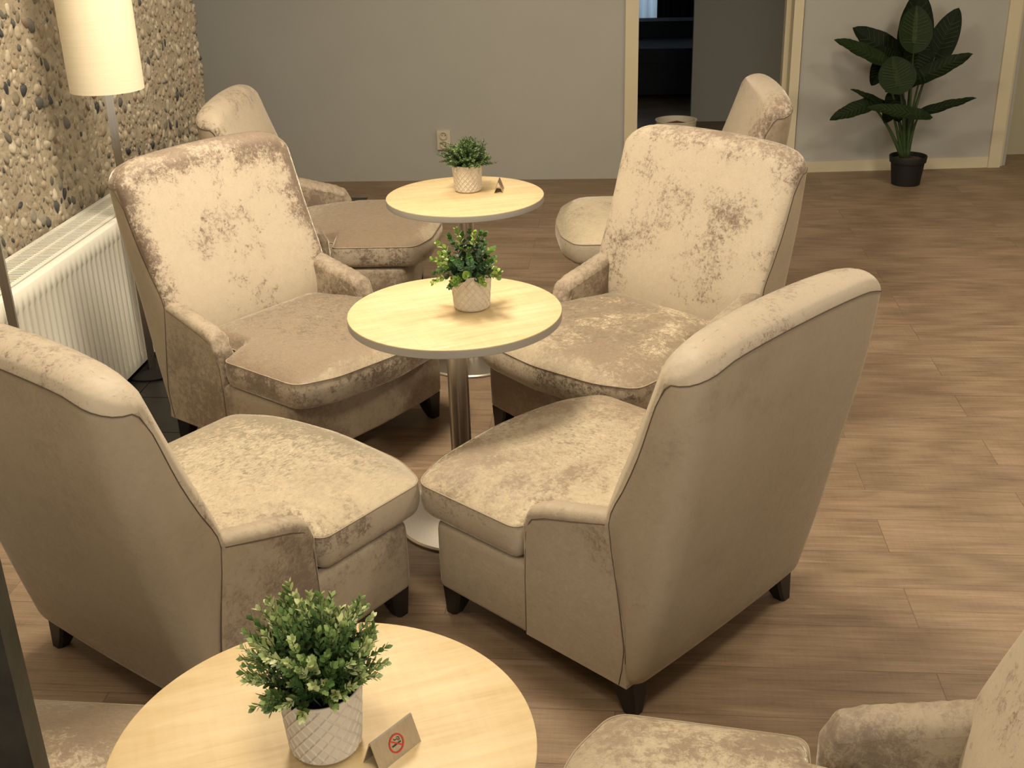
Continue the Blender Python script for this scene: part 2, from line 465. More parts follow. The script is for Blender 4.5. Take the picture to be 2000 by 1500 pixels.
# ------------------------------------------------------------------ the lounge chair (faces +y)
f_hw = smooth_interp([0.09, 0.3, 0.52, 0.75, 0.97], [0.350, 0.353, 0.356, 0.364, 0.370])
f_yb = smooth_interp([0.09, 0.3, 0.5, 0.73, 0.97], [-0.338, -0.392, -0.436, -0.478, -0.502])      # outer back
f_ys = smooth_interp([0.09, 0.3, 0.50, 0.54, 0.60, 0.70, 0.83, 0.90, 0.97], [-0.325, -0.295, -0.262, -0.272, -0.302, -0.343, -0.384, -0.408, -0.432])  # side seam
f_yf = smooth_interp([0.09, 0.40, 0.50, 0.60, 0.70, 0.83, 0.90, 0.97], [-0.255, -0.222, -0.234, -0.266, -0.306, -0.354, -0.378, -0.404])   # face of the backrest
def back_section(z, inset=0.0, dz=0.0):
    hw = f_hw(z)-inset; yb = f_yb(z)+inset; ys = f_ys(z); yf = f_yf(z)-inset
    ys = min(ys, yf-0.012)
    crown = 0.026
    P = []
    # half section, x >= 0, from the back centre round to the front centre
    half = []
    nb = 9
    rc = 0.040+0.030*min(1, max(0, (z-0.09)/0.4))-inset*0.5
    rc = max(rc, 0.02)
    for i in range(nb): half.append(((hw-rc)*i/nb, yb - 0.006*(1-(i/nb)**2)))
    for k in range(7):
        a = -PI/2+PI/2*k/6
        half.append((hw-rc+rc*cos(a), yb+rc+rc*sin(a)))
    ym = (yb+rc+ys)/2
    if ys > yb+rc+0.004: half.append((hw, ym))
    else: half.append((hw, yb+rc+0.001))
    ysf = max(ys, yb+rc+0.003)
    half.append((hw+0.0006, ysf-0.004))
    half.append((hw-0.0022, ysf))           # seam groove
    rf = min(0.036, yf-ysf) if yf-ysf > 0.012 else 0.012
    rx = 0.040
    for k in range(1, 7):
        a = PI/2*k/6
        half.append((hw-0.0005-rx+rx*cos(a), yf-rf+rf*sin(a)))
    nf = 8
    for i in range(nf-1, -1, -1):
        u = i/nf
        half.append(((hw-rx)*u, yf+0.010*(1-u**2)*1.0))
    def zz(x): return z+dz+ (crown*(1-min(1, abs(x)/0.37)**2.2)-0.032*max(0, (abs(x)-0.24)/0.13)**2)*max(0, (z-0.55)/0.42)
    full = [(x, y, zz(x)) for x, y in half]
    full += [(-x, y, zz(x)) for x, y in half[-2:0:-1]]
    return full, len(half)
def top_drop(x): return (0.026*(1-min(1, abs(x)/0.37)**2.2)-0.032*max(0, (abs(x)-0.24)/0.13)**2)*0.85
chair = empty('lounge_chair')
bm = bmesh.new()
rings = []
zs = [0.092, 0.10, 0.12, 0.16, 0.22, 0.28, 0.34, 0.40, 0.44, 0.48, 0.51, 0.53, 0.55, 0.58, 0.61, 0.65, 0.69, 0.73, 0.77, 0.81, 0.85, 0.88, 0.905]
ins0 = {0.092: 0.010, 0.10: 0.003}
for z in zs:
    s_, nh = back_section(z, ins0.get(z, 0.0)); rings.append(s_)
RT = 0.042
for k in range(1, 8):
    a = PI/2*k/7
    s_, nh = back_section(0.905+RT*sin(a)*0.5)
    yc = (min(p[1] for p in s_)+max(p[1] for p in s_))/2; hx = f_hw(0.905)-0.058
    row = []
    for x, y, z in s_:
        sxp = max(-hx, min(hx, x)); c_ = cos(a) if k < 7 else 0.0
        row.append((sxp+(x-sxp)*c_, yc+(y-yc)*c_, z*c_+(z-top_drop(x)+top_drop(sxp))*(1-c_)+RT*0.5*sin(a)))
    rings.append(row)
add_rings(bm, rings, True, True, False)
bm.faces.ensure_lookup_table()
ncol = len(rings[0])
for k, f in enumerate(bm.faces):
    if len(f.verts) == 4 and k < (len(zs)-1)*ncol and (k % ncol < 18 or k % ncol >= ncol-18): f.material_index = 1
link_mesh('backrest', bm, [M['vel_back'], M['vel_body']], chair)
bmesh_back = chair.children[0]
# the outer cover of the back is cut from the same cloth, with its seam line
seam_idx = None
hs, nh = back_section(0.7)
xs_ = [i for i in range(nh)]
gi = 9+7+2
def seam_pts(side):
    out = []
    for z in [0.095, 0.14, 0.2, 0.28, 0.36, 0.44, 0.50, 0.53, 0.56, 0.60, 0.65, 0.70, 0.75, 0.80, 0.84]:
        p = back_section(z)[0][gi]
        out.append(Vector((side*(max(p[0]+0.0012, 0.3552 if z < 0.49 else 0)), p[1], p[2])))
    return out
bm = bmesh.new()
L_ = seam_pts(1); Rr = seam_pts(-1)
rim = back_section(0.905)[0]
top = []
top.append(Vector((0.3700, -0.412, 0.868)))
for j in list(range(15, 0, -1)):
    p = rim[j]; dx = 0.0006 if j > 12 else 0; dy = -0.0006 if j < 14 else 0
    top.append(Vector((p[0]+dx, p[1]+dy, p[2]+0.001)))
top = top+[Vector((0, rim[0][1]-0.0006, rim[0][2]+0.001))]+[Vector((-p.x, p.y, p.z)) for p in top[::-1]]
add_tube(bm, L_+top+Rr[::-1], 0.0013, 5)
link_mesh('seam', bm, M['seam'], bmesh_back)

# arms: low, short, with a rounded pleated top
ARM_W = 0.074
def arm(side):
    prof = [(-0.318, 0.092), (0.0, 0.092), (0.0, 0.405), (-0.026, 0.455), (-0.075, 0.476), (-0.15, 0.494), (-0.258, 0.522), (-0.268, 0.50)]
    pr = round_poly(prof, [0.0, 0.008, 0.03, 0.04, 0.08, 0.08, 0.0, 0], 5)
    x_out = 0.3548
    pts = resample(pr, 0.011)
    def inset(pts, d):
        n = len(pts); out = []
        for i in range(n):
            a = Vector(pts[i-1]); b = Vector(pts[(i+1) % n]); t = (b-a)
            t.normalize(); nrm = Vector((-t.y, t.x))
            p = Vector(pts[i])+nrm*d
            out.append((p.x, p.y))
        return out
    prof_x = [(0.0, 0.024), (0.001, 0.015), (0.006, 0.007), (0.014, 0.0015), (0.026, 0.0), (0.042, 0.001), (0.055, 0.006), (0.066, 0.014), (ARM_W, 0.028)]
    R = []
    for dx, ins in prof_x:
        ip = inset(pts, ins)
        ring = []
        for (y, z), (y0, z0) in zip(ip, pts):
            w = max(0.0, min(1.0, (z0-0.34)/0.08))
            back = max(0.0, min(1.0, (y0+0.262)/0.03))
            fr = max(0.0, min(1.0, (y0+0.03)/0.03))
            yy = y0+(y-y0)*(0.25+0.75*w)*fr; zz = z0+(z-z0)*w
            pleat = 0.0013*sin(y0*230+z0*90)*w*(1 if dx > 0.003 else 0)
            splay = 0.010*w*max(0, min(1, (y0+0.26)/0.26))
            ring.append((side*(x_out-dx+splay), yy, zz+pleat))
        R.append(ring)
    bm = bmesh.new()
    add_rings(bm, R, True, True, True)
    for f in bm.faces:
        if len(f.verts) > 4: f.smooth = False; f.material_index = 0
    o = link_mesh('armrest', bm, M['vel_arm'], chair)
    for p in o.data.polygons:
        if len(p.vertices) > 4: p.use_smooth = False
    b2 = bmesh.new()
    e = side*(x_out+0.0004)
    seq = [(e, -0.006, 0.10), (e, -0.006, 0.25), (e, -0.010, 0.34), (e+side*0.006, -0.020, 0.402), (e+side*0.008, -0.040, 0.430), (e+side*0.008, -0.08, 0.448), (e+side*0.005, -0.15, 0.467), (e, -0.252, 0.496)]
    add_tube(b2, seq, 0.0010, 5)
    link_mesh('seam', b2, M['seam'], o)
arm(1); arm(-1)

# base box under the cushion
bm = bmesh.new()
plan = [(-0.353, -0.31), (0.353, -0.31), (0.353, 0.318), (0.20, 0.334), (0, 0.340), (-0.20, 0.334), (-0.353, 0.318)]
pl = resample(round_poly(plan, [0.01, 0.01, 0.035, 0.1, 0.2, 0.1, 0.035], 6), 0.03)
def scale_in(pts, d):
    out = []
    n = len(pts)
    for i in range(n):
        a = Vector(pts[i-1]); b = Vector(pts[(i+1) % n]); t = b-a
        if t.length < 1e-9: out.append(pts[i]); continue
        t.normalize()
        out.append((pts[i][0]-t.y*d, pts[i][1]+t.x*d))
    return out
R = []
for ins, z in [(0.03, 0.090), (0.012, 0.0905), (0.004, 0.095), (0.0, 0.105), (-0.001, 0.18), (0.0, 0.262), (0.003, 0.275), (0.010, 0.283), (0.022, 0.286), (0.06, 0.286)]:
    R.append([(x, y, z) for x, y in scale_in(pl, ins)])
add_rings(bm, R, True, True, True)
link_mesh('seat_base', bm, M['vel_arm'], chair)

# T shaped cushion
bm = bmesh.new()
outl = [(-0.272, -0.235), (0.272, -0.235), (0.274, 0.010), (0.358, 0.016), (0.362, 0.362), (0.24, 0.420), (0.0, 0.446), (-0.24, 0.420), (-0.362, 0.362), (-0.358, 0.016), (-0.274, 0.010)]
op = resample(round_poly(outl, [0.05, 0.05, 0.02, 0.035, 0.062, 0.25, 0.4, 0.25, 0.062, 0.035, 0.02], 8), 0.018)
R = []
ctr = (0.0, 0.12)
for ins, z in [(0.05, 0.289), (0.022, 0.289), (0.010, 0.293), (0.003, 0.303), (-0.002, 0.320), (-0.0045, 0.340), (-0.003, 0.362), (0.0, 0.376), (0.0015, 0.3795), (0.0035, 0.3815)]:
    R.append([(x, y, z) for x, y in scale_in(op, ins)])
base = scale_in(op, 0.0035)
for s in [0.985, 0.96, 0.92, 0.86, 0.78, 0.68, 0.55, 0.42, 0.28, 0.14, 0.03]:
    ring = []
    w = min(1.0, (1-s)*3.2); w = w*w*(3-2*w)
    for x, y in base:
        dx, dy = x-ctr[0], y-ctr[1]; r_ = hypot(dx, dy); ux, uy = dx/r_, dy/r_
        re = 1.0/((abs(ux)/0.335)**3.2+(abs(uy)/0.335)**3.2)**(1/3.2)
        rr_ = (r_*(1-w)+re*w)*s
        ring.append((ctr[0]+ux*rr_, ctr[1]+uy*rr_, 0.3815+0.050*(1-s**6)))
    R.append(ring)
add_rings(bm, R, True, True, True)
for f in bm.faces:
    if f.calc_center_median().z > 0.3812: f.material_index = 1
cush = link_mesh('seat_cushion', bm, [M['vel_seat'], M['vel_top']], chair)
TOP_SHADING = [1.0, 0.65, 0.0, 0.15, 1.0, 0.1, 0.25, 0.75]  # nap sheen from the camera side, set as seat-top darkness per chair
CRUSH = [0.75, 0.9, 0.65, 0.0, 0.9, 0.7, 0.9, 0.5]
RUB_SHADING = [1.0, 0.45, 0.0, 0.05, 0.6, 0.3, 0.3, 0.3]  # rubbed edges together with painted nap shading, per chair
bm = bmesh.new()
add_tube(bm, [(x, y, 0.3795) for x, y in scale_in(op, 0.0002)], 0.0019, 6, closed=True)
link_mesh('piping', bm, M['pipe'], cush)

def leg(sx, sy):
    bm = bmesh.new()
    ox = sx*0.338; oy = 0.320 if sy > 0 else -0.318
    rings = []
    for t in [0, 0.25, 0.5, 0.75, 1.0]:
        z = 0.094*(1-t); w = 0.068*(1-t)+0.036*t + 0.004*sin(PI*t)
        ex = ox - sx*0.006*t; ey = oy - sy*(0.004*t if sy > 0 else -0.006*t)
        x0, x1 = sorted((ex, ex-sx*w)); y0, y1 = sorted((ey, ey-sy*w))
        c = 0.007
        rings.append([(x0+c, y0, z), (x1-c, y0, z), (x1, y0+c, z), (x1, y1-c, z), (x1-c, y1, z), (x0+c, y1, z), (x0, y1-c, z), (x0, y0+c, z)])
    add_rings(bm, rings, True, True, True)
    link_mesh('leg', bm, M['leg'], chair, sharp=0.6)
for sx in (-1, 1):
    for sy in (-1, 1): leg(sx, sy)

CHAIRS = [
    (-1.086, 3.665, -2.146, 'crushed velvet lounge chair left of the middle table, backing onto the white radiator'),
    (0.023, 3.680, 2.422, 'crushed velvet lounge chair right of the middle table, its front turned to the camera'),
    (-0.995, 2.462, -0.558, 'velvet lounge chair turned away at the left, between the middle and front tables'),
    (0.003, 2.623, 0.886, 'velvet lounge chair seen from behind, large at the right of the middle table'),
    (-1.235, 4.930, -1.500, 'velvet lounge chair in the corner left of the far table, before the pebble wall'),
    (0.160, 5.000, 1.618, 'velvet lounge chair right of the far table, before the open doorway'),
    (0.308, 1.310, 1.440, 'velvet lounge chair at the bottom right corner, only seat and one arm showing'),
    (-1.205, 1.335, -1.60, 'velvet lounge chair at the bottom left corner, only its seat showing behind the dark post'),
]
for i, (x, y, th, lab) in enumerate(CHAIRS):
    o = chair if i == 0 else copy_tree(chair)
    o.location = (x, y, 0); o.rotation_euler = (0, 0, th)
    tag(o, lab, 'chair', 'velvet lounge chairs around the round tables')
    for ch in o.children:
        if ch.name.startswith('seat_cushion'): ch.color = (TOP_SHADING[i], TOP_SHADING[i], TOP_SHADING[i], 1)
        if ch.name.startswith(('armrest', 'seat_base')): ch.color = (CRUSH[i], CRUSH[i], CRUSH[i], 1)
        if ch.name.startswith('backrest'): ch.color = (RUB_SHADING[i], RUB_SHADING[i], RUB_SHADING[i], 1)

# ------------------------------------------------------------------ round tables
TH = 0.6733
table = empty('round_table')
bm = bmesh.new()
add_lathe(bm, [(0.294, TH-0.026), (0.2985, TH-0.0255), (0.300, TH-0.024), (0.300, TH-0.0035)], 128, mi=1, cap1=False)
add_lathe(bm, [(0.300, TH-0.0035), (0.2993, TH-0.0012), (0.297, TH), (0.2, TH), (0.05, TH)], 128, mi=0, cap0=False)
bmesh.ops.remove_doubles(bm, verts=bm.verts[:], dist=1e-6)
link_mesh('tabletop', bm, [M['table'], M['table_edge']], table, sharp=0.6)
bm = bmesh.new()
add_lathe(bm, [(0.030, 0.012), (0.030, TH-0.030)], 40)
link_mesh('pole', bm, M['steel'], table, sharp=0.6)
bm = bmesh.new()
add_lathe(bm, [(0.09, TH-0.034), (0.09, TH-0.0265)], 40)
link_mesh('mounting_plate', bm, M['black'], table, sharp=0.6)
bm = bmesh.new()
add_lathe(bm, [(0.196, 0.0), (0.200, 0.002), (0.200, 0.007), (0.194, 0.011), (0.06, 0.016), (0.036, 0.022), (0.034, 0.03)], 96)
link_mesh('base_plate', bm, M['steel_plate'], table, sharp=0.5)
TABLES = [(-0.4598, 3.0436, 0.5, 'round maple table in the middle, with a leafy round-leaved plant on it'),
          (-0.5902, 4.3079, 0.35, 'farthest round maple table, with a fine-leaved plant near the grey wall'),
          (-0.4067, 1.2631, 0.42, 'nearest round maple table, cut off by the bottom of the picture')]
for i, (x, y, rz, lab) in enumerate(TABLES):
    o = table if i == 0 else copy_tree(table)
    o.location = (x, y, 0); o.rotation_euler = (0, 0, rz)
    tag(o, lab, 'table', 'round maple pedestal tables')

# ------------------------------------------------------------------ planters with plants
def pot_mesh():
    bm = bmesh.new()
    NU, NV = 432, 130
    H = 0.104; r0, r1 = 0.0485, 0.0565
    def relief(u, v):
        # raised diamond lattice: two families of crossing ridges
        if v < 0.06 or v > 0.96: return 0.0
        n = 18; kx = u*n; kz = v*9.6
        a = abs(((kx+kz*0.5*1.0) % 1.0)-0.5)*2; b = abs(((kx-kz*0.5) % 1.0)-0.5)*2
        w = 0.20
        ra = max(0, 1-(1-a)/w); rb = max(0, 1-(1-b)/w)
        return max(ra, rb)
    rings = [[(0.040*cos(2*PI*i/NU), 0.040*sin(2*PI*i/NU), 0.0) for i in range(NU)]]
    for j in range(NV+1):
        v = j/NV
        z = 0.0015+v*(H-0.0015)
        r = r0+(r1-r0)*v
        if v < 0.05: r -= 0.004*(1-v/0.05)**2
        ring = []
        for i in range(NU):
            u = i/NU
            rr = r+0.0021*min(1, relief(u, v)*1.5)
            ring.append((rr*cos(2*PI*u), rr*sin(2*PI*u), z))
        rings.append(ring)
    for r, z in ((r1-0.001, H+0.0012), (r1-0.003, H+0.001), (r1-0.0042, H-0.002), (r1-0.006, H-0.016)):
        rings.append([(r*cos(2*PI*i/NU), r*sin(2*PI*i/NU), z) for i in range(NU)])
    add_rings(bm, rings, True, True, False)
    return bm
def leafbuf(): return {'v': [], 'f': [], 't': []}
def put_leaf(B, base, d, nrm, L, W, tone, cup=0.15, fold=0.0, shape=(0.0, 0.75, 1.0, 0.55, 0.0)):
    """a small leaf: two rows of quads either side of a midrib"""
    d = d.normalized(); side = d.cross(nrm).normalized(); nn = side.cross(d)
    k0 = len(B['v']); n = len(shape)
    for i, w in enumerate(shape):
        t = i/(n-1)
        c = base+d*(L*t)+nn*(cup*L*t*t)
        hw = W*0.5*w+0.0002
        B['v'] += [c+side*hw+nn*(fold*hw), c, c-side*hw+nn*(fold*hw)]
    for i in range(n-1):
        a = k0+3*i
        B['f'] += [(a, a+1, a+4, a+3), (a+1, a+2, a+5, a+4)]
        B['t'] += [tone, tone]
def build_leaves(name, B, mat, parent, kind=None):
    me = bpy.data.meshes.new(name)
    me.from_pydata([tuple(v) for v in B['v']], [], B['f'])
    at_ = me.attributes.new('tone', 'FLOAT', 'FACE')
    at_.data.foreach_set('value', B['t'])
    me.materials.append(mat)
    for p in me.polygons: p.use_smooth = True
    o = bpy.data.objects.new(name, me); COL.objects.link(o); o.parent = parent
    return o
def rdir(rng, lo=-0.3, hi=1.0):
    z = rng.uniform(lo, hi); a = rng.uniform(0, 2*PI); r = sqrt(max(0, 1-z*z))
    return Vector((r*cos(a), r*sin(a), z))
def stem_curve(p0, p1, sag, n=6):
    out = []
    for i in range(n+1):
        t = i/n
        p = p0.lerp(p1, t)
        p.z += sag*4*t*(1-t)
        out.append(p)
    return out
first_pot = None
def planter(loc, rz, label):
    global first_pot
    root = empty('potted_plant', loc, rz)
    tag(root, label, 'potted plant', 'small potted plants on the tables')
    if first_pot is None:
        p = link_mesh('pot', pot_mesh(), M['pot'], root); first_pot = p
    else:
        p = first_pot.copy(); COL.objects.link(p); p.parent = root
    bm = bmesh.new()
    add_lathe(bm, [(0.0518, 0.086), (0.045, 0.090), (0.02, 0.093), (0.004, 0.094)], 32)
    link_mesh('soil', bm, M['soil'], root)
    return root

# front plant: boxwood with pale tips
rng = random.Random(5)
root = planter((-0.4045, 1.270, TH), 0.2, 'bushy green plant with creamy leaf tips in a diamond patterned cream pot, nearest table')
B = leafbuf(); bm = bmesh.new()
for s in range(150):
    d = rdir(rng, -0.30, 1.0)
    R_ = rng.uniform(0.080, 0.104) * (1.0 + 0.10*sin(3*atan2(d.y, d.x)+1.0))
    c = Vector((-0.011, 0.002, 0.142))
    tip = c+Vector((d.x*R_*0.93, d.y*R_*0.93, d.z*R_*0.98))
    if d.z < 0: tip.z = max(tip.z, 0.100 if hypot(tip.x, tip.y) < 0.062 else 0.085)
    a0 = rng.uniform(0, 2*PI); r0 = rng.uniform(0, 0.03)
    base = Vector((r0*cos(a0)+d.x*0.018, r0*sin(a0)+d.y*0.018, 0.095))
    pts = stem_curve(base, tip, 0.006, 6)
    add_tube(bm, pts, 0.0011, 4, r1=0.0006)
    pale = rng.random() < 0.55 and d.z > -0.2
    br = rng.uniform(-0.08, 0.08)
    for k in range(12):
        t = 0.30+0.70*k/11
        j = min(len(pts)-2, int(t*(len(pts)-1))); u = t*(len(pts)-1)-j
        p = pts[j].lerp(pts[j+1], u); ax = (pts[j+1]-pts[j]).normalized()
        for q in range(2 if k < 11 else 4):
            a = k*1.57+q*PI*(1 if k < 11 else 0.5)+rng.uniform(-.4, .4)
            s1 = ax.orthogonal().normalized(); s2 = ax.cross(s1)
            out = s1*cos(a)+s2*sin(a)
            up_ = 0.55+0.7*(t**3)
            L = rng.uniform(0.008, 0.0135)*(1.15 if k < 9 else 1.0); W = L*rng.uniform(0.42, 0.58)
            if pale and k >= 7: tone = rng.uniform(0.76, 1.0)
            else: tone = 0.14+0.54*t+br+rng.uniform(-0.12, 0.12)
            put_leaf(B, p, out+ax*up_, ax-out*0.3, L, W, max(0, min(1, tone)), cup=0.12, fold=0.25, shape=(0.25, 0.7, 1.0, 0.85, 0.1))
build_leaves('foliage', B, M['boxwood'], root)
link_mesh('stems', bm, M['stem'], root)

# middle plant: round leaves, yellow-green tips
rng = random.Random(11)
root = planter((-0.4135, 3.066, TH), 0.9, 'plant with rounded yellow-green leaves in a cream diamond pot on the middle table')
B = leafbuf(); bm = bmesh.new()
SPR = []
for k in range(34):
    z = rng.uniform(-0.40, 0.98); a = k*2.399+rng.uniform(-.25, .25); r = sqrt(1-z*z)
    SPR.append(Vector((r*cos(a), r*sin(a), z)))
for d in SPR:
    R_ = rng.uniform(0.088, 0.108)
    tip = Vector((-0.008, 0, 0.125))+Vector((d.x*R_, d.y*R_, d.z*R_*0.98))
    tip.z = max(tip.z, 0.088)
    base = Vector((d.x*0.022, d.y*0.022, 0.092))
    pts = stem_curve(base, tip, 0.010, 8)
    add_tube(bm, pts, 0.0013, 4, r1=0.0008)
    light = rng.random() < 0.72
    for k in range(10):
        t = 0.22+0.78*k/9
        j = min(len(pts)-2, int(t*(len(pts)-1))); u = t*(len(pts)-1)-j
        p = pts[j].lerp(pts[j+1], u); ax = (pts[j+1]-pts[j]).normalized()
        s1 = ax.orthogonal().normalized(); s2 = ax.cross(s1)
        for q in range(2 if k < 9 else 3):
            a = k*1.57+q*PI*(1 if k < 9 else 0.67)+rng.uniform(-.3, .3)
            out = s1*cos(a)+s2*sin(a)
            L = rng.uniform(0.013, 0.018)*(1.0-0.22*(t**4)); W = L*rng.uniform(0.85, 1.0)
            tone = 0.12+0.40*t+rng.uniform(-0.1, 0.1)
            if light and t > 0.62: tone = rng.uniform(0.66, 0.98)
            put_leaf(B, p, out+ax*(0.25+0.7*t**2), ax-out*0.2, L, W, max(0, min(1, tone)), cup=0.22, fold=0.22, shape=(0.2, 0.85, 1.0, 0.85, 0.3))
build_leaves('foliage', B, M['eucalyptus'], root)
link_mesh('stems', bm, M['stem'], root)

# far plant: fine needle-like sprigs
rng = random.Random(21)
root = planter((-0.586, 4.372, TH), 1.7, 'fine-leaved dark green plant in a cream pot on the farthest table')
B = leafbuf(); bm = bmesh.new()
for s in range(230):
    d = rdir(rng, -0.12, 1.0)
    R_ = rng.uniform(0.070, 0.100)
    if rng.random() < 0.08: R_ *= 1.2
    tip = Vector((0, 0, 0.118))+Vector((d.x*R_*1.02, d.y*R_*1.02, d.z*R_*0.92))
    a0 = rng.uniform(0, 2*PI); r0 = rng.uniform(0, 0.03)
    base = Vector((r0*cos(a0)+d.x*0.015, r0*sin(a0)+d.y*0.015, 0.093))
    pts = stem_curve(base, tip, 0.005, 5)
    add_tube(bm, pts, 0.0008, 3, r1=0.0005)
    for k in range(13):
        t = 0.25+0.75*k/12
        j = min(len(pts)-2, int(t*(len(pts)-1))); u = t*(len(pts)-1)-j
        p = pts[j].lerp(pts[j+1], u); ax = (pts[j+1]-pts[j]).normalized()
        s1 = ax.orthogonal().normalized(); s2 = ax.cross(s1)
        for q in range(2):
            a = k*1.9+q*PI+rng.uniform(-.4, .4)
            out = s1*cos(a)+s2*sin(a)
            L = rng.uniform(0.007, 0.012); W = L*0.34
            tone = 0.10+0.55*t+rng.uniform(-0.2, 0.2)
            if rng.random() < 0.10: tone = 0.95
            put_leaf(B, p, out+ax*0.7, ax-out*0.3, L, W, max(0, min(1, tone)), cup=0.1, fold=0.2, shape=(0.3, 1.0, 0.8, 0.1))
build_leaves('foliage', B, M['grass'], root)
link_mesh('stems', bm, M['stem'], root)

# ------------------------------------------------------------------ folded steel table signs
def tent_sign(loc, rz, label, L=0.080, b=0.0175, h=0.042):
    root = empty('no_smoking_sign', loc, rz)     # ridge runs along local x; printed face looks to local -y
    tag(root, label, 'sign', 'folded steel table signs')
    bm = bmesh.new()
    t = 0.0012
    prof = [(-b, 0.0)]
    n = 5
    rr = 0.0035
    outer = [(-b, 0), (0, h), (b, 0)]
    o2 = [(-b, 0.0)] + [(x, y) for x, y in [(-rr*0.9, h-rr*1.6), (-rr*0.55, h-rr*0.5), (0, h-0.0002), (rr*0.55, h-rr*0.5), (rr*0.9, h-rr*1.6)]] + [(b, 0.0)]
    i2 = [(b-t*1.1, 0.0)] + [(x, y) for x, y in [(rr*0.9-t, h-rr*1.6-t), (0, h-rr*0.8-t), (-rr*0.9+t, h-rr*1.6-t)]] + [(-b+t*1.1, 0.0)]
    loop = o2+i2
    a = [bm.verts.new((-L/2, y, z)) for y, z in loop]; c = [bm.verts.new((L/2, y, z)) for y, z in loop]
    nn = len(loop)
    for i in range(nn):
        j = (i+1) % nn; bm.faces.new((a[i], a[j], c[j], c[i]))
    bm.faces.new(a[::-1]); bm.faces.new(c)
    link_mesh('folded_plate', bm, M['steel_plate'], root, sharp=0.5)
    # printed face frame: origin on the sloping face
    fy, fz = b-rr*0.9, h-rr*1.6
    sl = Vector((0, fy, fz)).normalized(); xx = Vector((1, 0, 0)); nr = Vector((0, -fz, fy)).normalized()
    o0 = Vector((0, -b, 0)) + sl*(hypot(b, h)*0.47)+nr*0.0004
    def P(u, v, e=0.0): return o0+xx*u+sl*v+nr*e
    bm = bmesh.new()
    ro, ri = 0.0135, 0.0112
    N = 48
    A_ = [bm.verts.new(P(ro*cos(2*PI*i/N), ro*sin(2*PI*i/N), 0.0002)) for i in range(N)]
    B_ = [bm.verts.new(P(ri*cos(2*PI*i/N), ri*sin(2*PI*i/N), 0.0002)) for i in range(N)]
    for i in range(N):
        j = (i+1) % N; bm.faces.new((A_[i], A_[j], B_[j], B_[i]))
    w = 0.0010
    dd = Vector((cos(radians(-40)), sin(radians(-40)))); pp = Vector((-dd.y, dd.x))
    q = [dd*ri+pp*w, dd*-ri+pp*w, dd*-ri-pp*w, dd*ri-pp*w]
    bm.faces.new([bm.verts.new(P(v.x, v.y, 0.00025)) for v in q])
    link_mesh('red_ring', bm, M['red'], root, smooth=False)
    bm = bmesh.new()
    def bar(u0, v0, u1, v1, w):
        d_ = Vector((u1-u0, v1-v0)).normalized(); n_ = Vector((-d_.y, d_.x))*w
        a_ = Vector((u0, v0)); b_ = Vector((u1, v1))
        bm.faces.new([bm.verts.new(P(v.x, v.y, 0.0001)) for v in (a_+n_, b_+n_, b_-n_, a_-n_)])
    bar(-0.0085, -0.0012, 0.0045, -0.0012, 0.0011); bar(0.0052, -0.0012, 0.0078, -0.0012, 0.0011)
    sm_ = [(0.0045, 0.0015), (0.0045, 0.0042), (0.0020, 0.0052), (-0.001, 0.0050), (-0.0022, 0.0062), (-0.0022, 0.0080)]
    for a_, b_ in zip(sm_[:-1], sm_[1:]): bar(*a_, *b_, 0.0005)
    s2 = [(0.0068, 0.0015), (0.0068, 0.0062), (0.0030, 0.0075)]
    for a_, b_ in zip(s2[:-1], s2[1:]): bar(*a_, *b_, 0.0005)
    link_mesh('cigarette_pictogram', bm, M['ink'], root, smooth=False)
    return root
tent_sign((-0.3085, 1.2600, TH), radians(56), 'folded steel no smoking sign on the nearest table, beside the creamy-tipped plant')
tent_sign((-0.4655, 4.372, TH), radians(92), 'small folded steel tent sign seen end-on, on the farthest table')

# ------------------------------------------------------------------ room shell
def struct(o): o['kind'] = 'structure'; return o
def quad_wall(name, p0, p1, z0, z1, th, mat, holes=()):
    """vertical wall from p0 to p1 (xy) with thickness th behind it (to the left of the p0->p1 direction)"""
    p0 = Vector((*p0, 0)); p1 = Vector((*p1, 0)); d = (p1-p0).normalized(); n = Vector((-d.y, d.x, 0))
    bm = bmesh.new()
    a = [p0, p1, p1+n*th, p0+n*th]
    lo = [bm.verts.new(q+Vector((0, 0, z0))) for q in a]; hi = [bm.verts.new(q+Vector((0, 0, z1))) for q in a]
    bm.faces.new(lo[::-1]); bm.faces.new(hi)
    for i in range(4):
        j = (i+1) % 4; bm.faces.new((lo[i], lo[j], hi[j], hi[i]))
    return struct(link_mesh(name, bm, mat, smooth=False))
def box_obj(name, x0, x1, y0, y1, z0, z1, mat, parent=None, bev=0.0, seg=2):
    bm = bmesh.new(); add_box(bm, x0, x1, y0, y1, z0, z1)
    if bev: bevel_all(bm, bev, seg)
    return link_mesh(name, bm, mat, parent, smooth=bool(bev), sharp=0.5 if bev else None)
XL, XR, YN = -2.12, 3.6, -1.6
struct(box_obj('floor', -3.4, 5.2, YN-0.1, 12.2, -0.06, 0.0, M['floor']))
bm = bmesh.new()      # near-black squares laid over the floor in front of the radiator
for i in range(2):
    for j in range(12):
        x0 = XL+0.002+i*0.295; y0 = 3.30+j*0.295
        if y0+0.29 > 6.9: continue
        add_box(bm, x0, x0+0.291, y0, y0+0.291, 0.0004, 0.004)
struct(link_mesh('floor_squares', bm, M['dark_square'], smooth=False))
struct(box_obj('ceiling', -3.4, 5.2, YN-0.1, 12.2, CEIL, CEIL+0.08, M['ceiling']))
def wy(x): return 7.30+0.027*x          # the long grey wall stands a touch askew
def wy2(x): return 7.43+0.095*(x-1.0)
struct(quad_wall('wall_back', (-3.3, wy(-3.3)), (0.06, wy(0.06)), 0, CEIL, 0.10, M['wall']))
struct(quad_wall('wall_back_right', (1.085, wy2(1.085)), (2.36, wy2(2.36)), 0, CEIL, 0.10, M['wall']))
